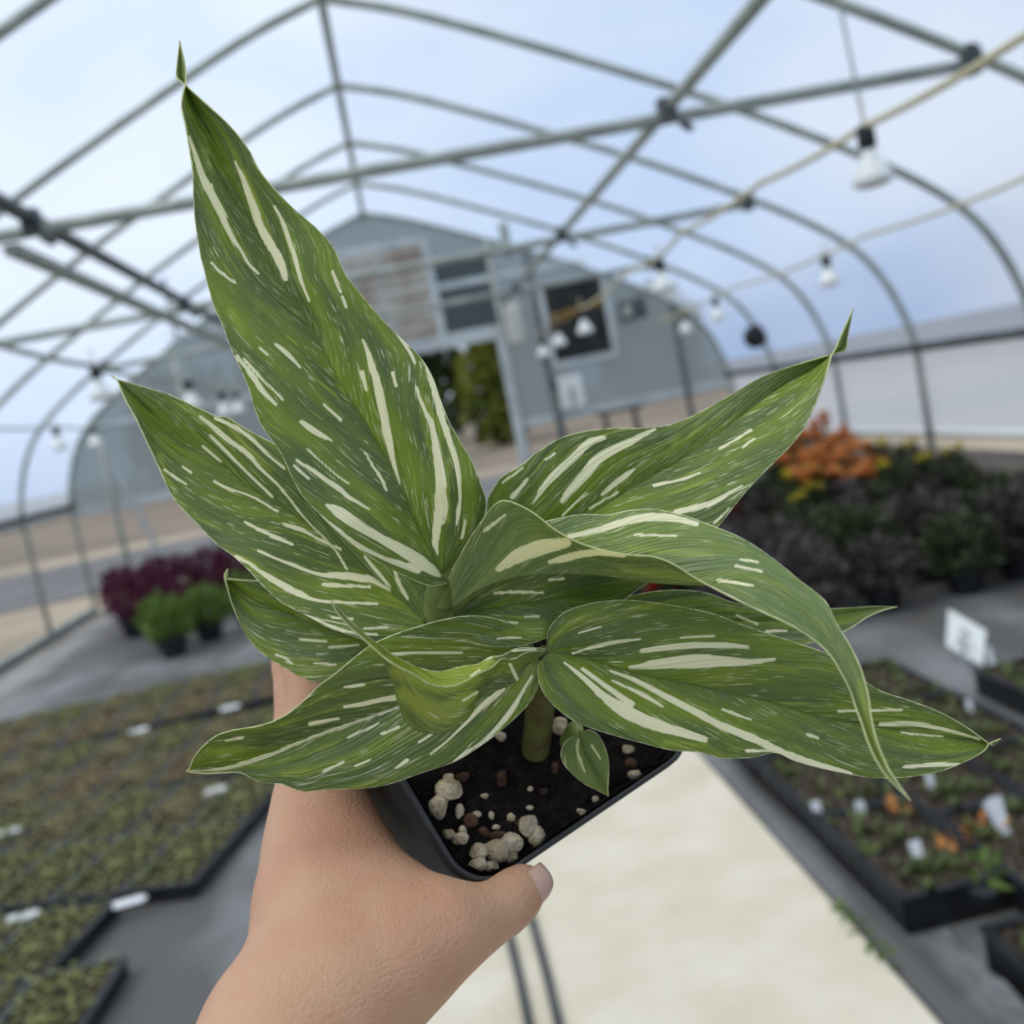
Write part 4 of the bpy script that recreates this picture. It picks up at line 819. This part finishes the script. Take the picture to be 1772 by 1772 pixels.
# --- arching channelled leaf (E)
leaf([(782,985,786,1050,776,1000),(820,950,826,1022,800,952),(875,925,882,1002,834,900),(925,908,936,995,868,866),(965,897,990,994,918,884),(1010,890,1040,996,960,916),(1050,891,1085,1003,1010,942),(1090,883,1121,1008,1075,958),(1135,882,1160,1011,1130,963),(1180,891,1200,1013,1165,976),(1225,907,1235,1012,1206,1002),(1285,932,1275,1005,1260,1031),(1335,965,1325,1020,1320,1060),(1385,1005,1370,1045,1375,1086),(1428,1040,1408,1076,1416,1114),(1447,1077,1434,1107,1440,1139),(1471,1116,1455,1139,1457,1168),(1489,1154,1473,1173,1471,1196),(1502,1199,1487,1214,1480,1224),(1508,1241,1498,1247,1490,1250),(1517,1280,1509,1283,1501,1283),(1532,1318,1524,1318,1515,1314),(1545,1342,1542,1345,1536,1346),(1576,1386)],
  [0.322,0.318,0.312,0.304,0.294,0.284,0.272,0.260,0.250], eL=[0,-0.004,-0.010,-0.012,-0.010,-0.003,0.003,0.003,0.0], eR=[0.002,0.010,0.014,0.016,0.014,0.006,0.003,0.002,0.0], curl=(0.5, 0.35), bulge=0.05, mats=(m_sheen, m_under, m_rim), N=280,
  stripes=[('L',(985,929,8),(1036,918,10),(1079,904,12),(1121,896,14),(1163,897,12),(1206,907,7)),('R',(864,983,12),(898,961,22),(937,947,24),(980,938,16)),('R',(952,972,8),(994,961,12),(1036,955,10),(1079,961,6)),
   [(1274,980,6),(1318,990,4)],[(1244,1005,7),(1303,1014,4)],[(1281,969,4),(1311,973,4)],('R',(839,918,6),(875,890,4)),('L',(1100,926,3),(1170,928,4))],
  limes=[('R',(915,932,10),(940,925,8)),('R',(1080,985,12),(1180,1000,10)),('L',(1090,950,10),(1230,960,8)),('R',(1150,985,8),(1220,1010,6)),[(1490,1180,10),(1500,1240,10),(1510,1285,10),(1545,1345,8)]])
# --- curled hanging leaf in front (G)
leaf([(944,1122,946,1128,944,1126),(915,1120,915,1150,912,1128),(893,1122,893,1180,888,1140),(868,1134,865,1192,868,1140),(848,1137,843,1194,850,1155),(827,1149,825,1215,828,1165),(800,1153,808,1245,805,1178),(762,1162,770,1267,778,1187),(730,1157,732,1267,745,1183),(705,1147,704,1250,715,1165),(688,1138,688,1213,698,1157),(672,1128,678,1175,684,1150),(655,1115,662,1140,668,1140),(640,1105,645,1118,650,1125),(622,1088,622,1094,624,1102),(603,1072,602,1076,602,1082),(585,1053,584,1055,583,1060),(572,1038)],
  [0.326,0.316,0.306,0.298,0.290,0.284,0.280], eL=[0,-0.003,-0.012,-0.015,-0.010,-0.002,0.0], eR=[0.0,0.003,0.006,0.010,0.008,0.002,0.0], curl=(0.45, 0.6), bulge=0.10, swap=True, mats=(m_leaf, m_leaf, m_rim), N=220,
  stripes=[[(882,1150,5),(897,1180,6)],[(835,1142,5),(850,1138,5)],[(801,1211,4),(824,1197,3)],[(888,1126,4),(926,1124,4)],[(815,1170,3),(830,1160,3)]],
  limes=[('L',(690,1150,60),(760,1190,70),(830,1160,60)),('R',(690,1160,30),(760,1190,24),(820,1175,24)),[(600,1070,10),(660,1130,16)],('R',(700,1200,30),(760,1235,40),(810,1205,30))])

# --- stems and sheaths
def stem(pts, rs, lab=None, m=None):
    b = MB(); P = catmull([at(x, y, d) for x, y, d in pts], 40); r = np.interp(np.linspace(0, 1, 40), np.linspace(0, 1, len(rs)), rs)
    b.tube([tuple(p) for p in P], list(r), 18); o = b.build('stem', m or m_stem, plant, smooth=True)
    if lab: o['label'] = lab
    return o
stem([(838,1258,0.386),(822,1190,0.370),(790,1110,0.350),(765,1070,0.342),(762,1030,0.334),(766,992,0.328)], [0.0042,0.0045,0.0048,0.0055,0.0050,0.0032])
stem([(785,1062,0.338),(795,1030,0.332),(812,1000,0.328),(830,975,0.325)], [0.0035,0.0040,0.0035,0.0012])
stem([(926,1300,0.378),(932,1250,0.368),(938,1190,0.352),(945,1132,0.334)], [0.0050,0.0052,0.0048,0.0034], 'darker green stem at the soil', mat('shaded_stem_base', srgb(92, 98, 48), 0.6, 0.3, 0, srgb(74, 62, 40), 120, 3, 0.4, 0.62))  # brownish stem, its green darkened to paint in the shade under the leaves
stem([(985,1285,0.376),(995,1262,0.366),(1003,1270,0.358)], [0.0036,0.0030,0.0014])
stem([(932,1180,0.352),(925,1150,0.342),(918,1128,0.332)], [0.0042,0.0040,0.0015])

stem([(768,1046,0.334),(773,1005,0.331),(781,968,0.331),(784,955,0.333)], [0.0042,0.0040,0.0026,0.0008])

# --- square pot, soil and pumice
def camv(px, py, d): return at(px, py, d)
pn, pr_, pl = at(818, 1550, 0.345), at(1207, 1287, 0.397), at(588, 1140, 0.372)
e1 = pr_-pn; S = np.linalg.norm(e1); e1u = e1/S; e2 = pl-pn; e2u = e2-e1u*(e2@e1u); e2u /= np.linalg.norm(e2u)
nrm_p = np.cross(e1u, e2u); nrm_p = nrm_p if nrm_p@FW < 0 else -nrm_p
PC = pn+(e1u+e2u)*S/2
def PW(a_, b_, c_): return PC+e1u*a_+e2u*b_-nrm_p*c_       # pot frame: a, b across, c down from the rim (m)
def rsq(h, r, n=8):
    out = []
    for q in range(4):
        cx_, cy_ = ((1, 1), (-1, 1), (-1, -1), (1, -1))[q]
        for k in range(n+1):
            an = math.pi/2*(q+k/n); out.append((cx_*(h-r)+r*math.cos(an), cy_*(h-r)+r*math.sin(an)))
    return out
hs_ = S/2+0.001
def loft(prof, name, m, cap_end=True):
    """prof: (half size, corner radius, depth)"""
    b = MB(); rings = [[PW(x, y, c) for x, y in rsq(h, r)] for h, r, c in prof]; n = len(rings[0])
    v = [p for r in rings for p in r]
    f = [(i*n+k, i*n+(k+1) % n, (i+1)*n+(k+1) % n, (i+1)*n+k) for i in range(len(rings)-1) for k in range(n)]
    if cap_end: f.append(tuple(range((len(rings)-1)*n, len(rings)*n)))
    b.add(v, f); return b.build(name, m, plant, smooth=True)
pot = loft([(hs_-0.0028, 0.013, 0.010), (hs_-0.0018, 0.014, 0.0004), (hs_-0.0008, 0.0145, 0.0), (hs_, 0.015, 0.0006), (hs_+0.0002, 0.015, 0.006), (hs_-0.0006, 0.0145, 0.0068), (hs_-0.0012, 0.0145, 0.007), (hs_-0.0015, 0.0145, 0.012), (hs_-0.0040, 0.015, 0.040), (hs_-0.0065, 0.015, 0.072), (hs_-0.0085, 0.014, 0.078), (hs_-0.014, 0.012, 0.0785)], 'pot', m_pot)
inner = loft([(hs_-0.0028, 0.013, 0.0005), (hs_-0.0032, 0.013, 0.012)], 'pot_lining', m_black, cap_end=False); inner.parent = pot
# soil
n = 46; rs_ = random.Random(4); b = MB(); g = np.zeros((n+1, n+1))
noise_ = np.array([[rs_.gauss(0, 1) for _ in range(n+1)] for _ in range(n+1)])
for _ in range(2): noise_ = (noise_+np.roll(noise_, 1, 0)+np.roll(noise_, 1, 1)+np.roll(noise_, -1, 0)+np.roll(noise_, -1, 1))/3
hh = hs_-0.003; vs = []
for i in range(n+1):
    for j in range(n+1):
        a_, b_ = -hh+2*hh*i/n, -hh+2*hh*j/n
        rr_ = 0.012; ax, bx = max(abs(a_)-(hh-rr_), 0), max(abs(b_)-(hh-rr_), 0); l_ = math.hypot(ax, bx)
        if l_ > rr_: a_ = math.copysign(hh-rr_+ax*rr_/l_, a_); b_ = math.copysign(hh-rr_+bx*rr_/l_, b_)
        vs.append(PW(a_, b_, 0.0085-0.0009*noise_[i][j]))
b.add(vs, [(i*(n+1)+j, (i+1)*(n+1)+j, (i+1)*(n+1)+j+1, i*(n+1)+j+1) for i in range(n) for j in range(n)])
soil = b.build('soil', m_soil, plant, smooth=True)
def on_soil(px, py):
    d0, d1 = at(px, py, 0.3), at(px, py, 0.4); q = PW(0, 0, 0.0075); t_ = ((q-d0)@nrm_p)/((d1-d0)@nrm_p); return d0+(d1-d0)*t_
def pebble(px, py, wpx, hpx, seed, m=None, lift=0.35):
    r_ = random.Random(seed); b = MB(); c = on_soil(px, py); sc = 0.37/FPX; rx, ry = wpx*sc*0.58, hpx*sc*0.58; rz = min(rx, ry)*0.9; c = c+nrm_p*rz*lift
    import bmesh
    bm = bmesh.new(); bmesh.ops.create_icosphere(bm, subdivisions=2, radius=1)
    cuts = [(Vector((r_.gauss(0, 1), r_.gauss(0, 1), r_.gauss(0, 1))).normalized(), r_.uniform(0.62, 0.9)) for _ in range(9)]
    v = []
    for w in bm.verts:
        p = w.co.copy()
        for d, l in cuts:
            if p.dot(d) > l: p -= d*(p.dot(d)-l)
        v.append(c+RT*p.x*rx+UP*p.y*ry-FW*p.z*rz)
    f = [tuple(x.index for x in q.verts) for q in bm.faces]; bm.free()
    b.add(v, f); return b.build('pebble', m or m_peb, soil)
i_ = 0
for px, py, w, h in ((775,1368,44,42),(757,1396,32,44),(776,1346,18,14),(795,1405,14,26),(912,1430,36,38),(928,1448,30,34),(858,1472,44,40),(885,1460,36,34),(828,1475,32,28),(884,1484,28,18),(826,1496,34,22),(848,1500,26,20),(794,1452,32,22),(775,1444,20,18),(925,1308,26,20),(865,1275,20,18),(968,1258,32,30),(1085,1297,22,18),(1097,1341,24,20),(1030,1384,14,12),(1004,1405,18,12),(916,1398,12,8),(850,1412,10,16),(883,1415,16,16),(824,1410,16,12),(917,1366,10,10),(838,1378,14,10),(858,1432,14,10),(800,1440,14,20)):
    i_ += 1; pebble(px, py, w, h, i_)
for px, py, w, h in ((860,1445,34,14),(815,1420,24,24),(868,1345,22,30),(800,1345,26,20),(900,1425,20,14),(940,1370,16,12),(1090,1320,26,20),(960,1330,14,22),(838,1440,20,18)):
    i_ += 1; pebble(px, py, w, h, i_, m_chip, 0.0)
# ------------------------------------------------------------------ the hand holding the pot
m_skin = bpy.data.materials.new('skin'); m_skin.use_nodes = True
t = m_skin.node_tree; p = t.nodes['Principled BSDF']
c_ = nn(t, 'ShaderNodeTexCoord'); n1 = nn(t, 'ShaderNodeTexNoise'); n1.inputs['Scale'].default_value = 34; n1.inputs['Detail'].default_value = 3
r1 = nn(t, 'ShaderNodeValToRGB'); r1.color_ramp.elements[0].position = 0.38; r1.color_ramp.elements[1].position = 0.66
r1.color_ramp.elements[0].color = srgb(200, 158, 126); r1.color_ramp.elements[1].color = srgb(194, 142, 114)
mpn = nn(t, 'ShaderNodeMapping'); mpn.inputs['Rotation'].default_value = (0.3, 0.5, 0.4); mpn.inputs['Scale'].default_value = (1, 1, 3.2)
n2 = nn(t, 'ShaderNodeTexNoise'); n2.inputs['Scale'].default_value = 260; n2.inputs['Detail'].default_value = 4
n3 = nn(t, 'ShaderNodeTexNoise'); n3.inputs['Scale'].default_value = 900; n3.inputs['Detail'].default_value = 2
ad = nn(t, 'ShaderNodeMath', operation='ADD'); bm_ = nn(t, 'ShaderNodeBump'); bm_.inputs['Strength'].default_value = 0.4; bm_.inputs['Distance'].default_value = 0.0012
for a_, b_ in ((c_.outputs['Object'], n1.inputs[0]), (n1.outputs[0], r1.inputs[0]), (r1.outputs[0], p.inputs['Base Color']), (c_.outputs['Object'], mpn.inputs[0]), (mpn.outputs[0], n2.inputs[0]), (c_.outputs['Object'], n3.inputs[0]), (n2.outputs[0], ad.inputs[0]), (n3.outputs[0], ad.inputs[1]), (ad.outputs[0], bm_.inputs['Height']), (bm_.outputs[0], p.inputs['Normal'])): t.links.new(a_, b_)
p.inputs['Roughness'].default_value = 0.5; p.inputs['Specular IOR Level'].default_value = 0.35
p.inputs['Subsurface Weight'].default_value = 0.25; p.inputs['Subsurface Radius'].default_value = (1.0, 0.35, 0.2); p.inputs['Subsurface Scale'].default_value = 0.004

def smin(a, b, k):
    h = np.clip(0.5+0.5*(b-a)/k, 0, 1); return b+(a-b)*h-k*h*(1-h)
def rcone(X, a, b, ra, rb):
    d = b-a; l2 = d@d; h = np.clip(((X-a)@d)/l2, 0, 1); return np.linalg.norm(X-a-h[..., None]*d, axis=-1)-(ra+(rb-ra)*h)
def chain(X, pts, k):
    f = None
    for (a, ra), (b, rb) in zip(pts, pts[1:]):
        g = rcone(X, a, b, ra, rb); f = g if f is None else smin(f, g, k)
    return f
def Q(px, py, d, r): return (at(px, py, d), r/1000)
def T(a, b, c, r): return (PW(a, b, c), r/1000)
h_ = hs_
palm = [[Q(372, 2060, 0.272, 26), Q(505, 1800, 0.312, 25), Q(560, 1665, 0.334, 24), Q(552, 1560, 0.350, 21), Q(545, 1470, 0.366, 17), Q(548, 1405, 0.375, 15)],
        [Q(505, 1800, 0.312, 24), Q(610, 1705, 0.322, 23), Q(700, 1650, 0.327, 18.5), Q(775, 1612, 0.331, 13)],
        [Q(600, 1600, 0.345, 21), Q(660, 1575, 0.345, 17), Q(735, 1585, 0.340, 13)],
        [Q(600, 1560, 0.352, 20), Q(596, 1480, 0.366, 13), Q(575, 1410, 0.380, 11)], [Q(600, 1440, 0.378, 9), Q(640, 1520, 0.366, 10.5), Q(722, 1588, 0.352, 10.5)],
        [Q(590, 1590, 0.352, 20), T(-h_-0.016, -0.012, 0.066, 13)], [Q(570, 1520, 0.362, 17), T(-h_-0.014, 0.006, 0.050, 12)]]
fingers = [
    [Q(548, 1405, 0.375, 14.5), Q(538, 1310, 0.383, 11.5), Q(545, 1226, 0.390, 9.6), T(-h_+0.004, h_+0.010, 0.034, 8.8), T(-0.012, h_+0.0085, 0.036, 8.2), T(0.006, h_+0.0075, 0.038, 7.2)],
    [T(-h_-0.014, 0.006, 0.050, 12), T(-h_-0.010, 0.034, 0.052, 9.5), T(-h_+0.004, h_+0.008, 0.055, 9), T(-0.010, h_+0.006, 0.056, 8.5), T(0.010, h_+0.004, 0.056, 7.5)],
    [T(-h_-0.014, -0.002, 0.066, 12), T(-h_-0.007, 0.028, 0.072, 9), T(-h_+0.006, h_+0.004, 0.074, 8.5), T(-0.008, h_+0.002, 0.074, 8), T(0.010, h_+0.000, 0.074, 7)],
    [T(-h_-0.014, -0.016, 0.078, 11), T(-h_-0.003, 0.010, 0.088, 8), T(-0.020, 0.022, 0.088, 7.5), T(0.000, 0.026, 0.087, 6.5)],
    [Q(775, 1612, 0.331, 13), Q(826, 1592, 0.338, 10.3), Q(868, 1571, 0.344, 9.0), Q(893, 1549, 0.349, 8.6), Q(908, 1534, 0.352, 7.4)]]
allp = [q for c in palm+fingers for q in c]
lo = np.min([q[0]-q[1] for q in allp], 0)-0.006; hi = np.max([q[0]+q[1] for q in allp], 0)+0.006
h = 0.0017; dims = np.ceil((hi-lo)/h).astype(int)+1
G = np.stack(np.meshgrid(*[lo[i]+h*np.arange(dims[i]) for i in range(3)], indexing='ij'), -1)
PF = None
for c in palm:
    f = chain(G, c, 0.006); PF = f if PF is None else smin(PF, f, 0.012)
FF = PF
for i, c in enumerate(fingers):
    g = smin(PF, chain(G, c, 0.0035), 0.006 if i else 0.008); FF = np.minimum(FF, g)
FF = FF.astype(np.float32)
# surface nets: one vertex per cell that the surface crosses, quads across the crossing edges
sg = FF < 0; nx, ny, nz = FF.shape
cs = [sg[i:nx-1+i, j:ny-1+j, k:nz-1+k] for i in (0, 1) for j in (0, 1) for k in (0, 1)]
cnt = sum(c.astype(np.int8) for c in cs); act = (cnt > 0) & (cnt < 8)
ci = np.full(act.shape, -1, int); ci[act] = np.arange(act.sum()); cells = np.argwhere(act)
acc = np.zeros((len(cells), 3)); num = np.zeros(len(cells))
cor = [(i, j, k) for i in (0, 1) for j in (0, 1) for k in (0, 1)]
for a_ in range(8):
    for b_ in range(a_+1, 8):
        if sum(abs(cor[a_][q]-cor[b_][q]) for q in range(3)) != 1: continue
        fa = FF[tuple((cells+cor[a_]).T)]; fb = FF[tuple((cells+cor[b_]).T)]; x = (fa < 0) != (fb < 0)
        tt_ = np.where(x, fa/np.where(x, fa-fb, 1), 0)[:, None]
        acc += np.where(x[:, None], np.array(cor[a_])+tt_*(np.array(cor[b_])-np.array(cor[a_])), 0); num += x
HV = lo+h*(cells+acc/num[:, None]); HF = []
for ax in range(3):
    o1, o2 = [q for q in range(3) if q != ax]
    A_ = np.argwhere(np.take(sg, range(sg.shape[ax]-1), ax) != np.take(sg, range(1, sg.shape[ax]), ax))
    A_ = A_[(A_[:, o1] > 0) & (A_[:, o2] > 0)]
    ok = (A_[:, o1] < act.shape[o1]) & (A_[:, o2] < act.shape[o2]); A_ = A_[ok]
    e1_ = np.eye(3, dtype=int)[o1]; e2_ = np.eye(3, dtype=int)[o2]
    qd = np.stack([ci[tuple((A_-e1_-e2_).T)], ci[tuple((A_-e2_).T)], ci[tuple(A_.T)], ci[tuple((A_-e1_).T)]], 1)
    flip = sg[tuple(A_.T)] ^ (ax == 1)
    qd = np.where(flip[:, None], qd, qd[:, ::-1]); HF.append(qd)
HF = np.concatenate(HF); HF = HF[(HF >= 0).all(1)]
me = bpy.data.meshes.new('hand'); me.from_pydata([tuple(v) for v in HV], [], [tuple(map(int, f)) for f in HF]); me.validate(); me.update()
me.polygons.foreach_set('use_smooth', [True]*len(me.polygons)); me.materials.append(m_skin)
hand = bpy.data.objects.new('hand', me); COL.objects.link(hand)
sm_ = hand.modifiers.new('smooth', 'SMOOTH'); sm_.factor = 0.5; sm_.iterations = 6
tag(hand, 'bare left hand gripping the black pot, thumb along its front rim', 'hand')
# thumb nail
dirn = (at(908, 1534, 0.352)-at(868, 1571, 0.344)); dirn /= np.linalg.norm(dirn)
nn_ = -FW*0.82+RT*0.5-UP*0.05; nn_ -= dirn*(nn_@dirn); nn_ /= np.linalg.norm(nn_); side = np.cross(dirn, nn_)
cen = np.array(fingers[4][4][0]); nv = []; nf = []
for i in range(9):
    for j in range(13):
        u_ = -0.0055+0.0125*i/8; an = math.radians(-62+124*j/12); rr2 = 0.0088-0.0006*i/8-0.0012*max(0, (i-5)/3)**2
        nv.append(cen+dirn*u_+nn_*math.cos(an)*rr2+side*math.sin(an)*rr2*0.92)
nf = [(i*13+j, i*13+j+1, (i+1)*13+j+1, (i+1)*13+j) for i in range(8) for j in range(12)]
b = MB(); b.add(nv, nf); nail = b.build('thumb_nail', mat('nail', srgb(206, 168, 150), 0.3, 0.5), hand, smooth=True)
sl = nail.modifiers.new('solid', 'SOLIDIFY'); sl.thickness = 0.0006
nail['label'] = 'thumb nail'
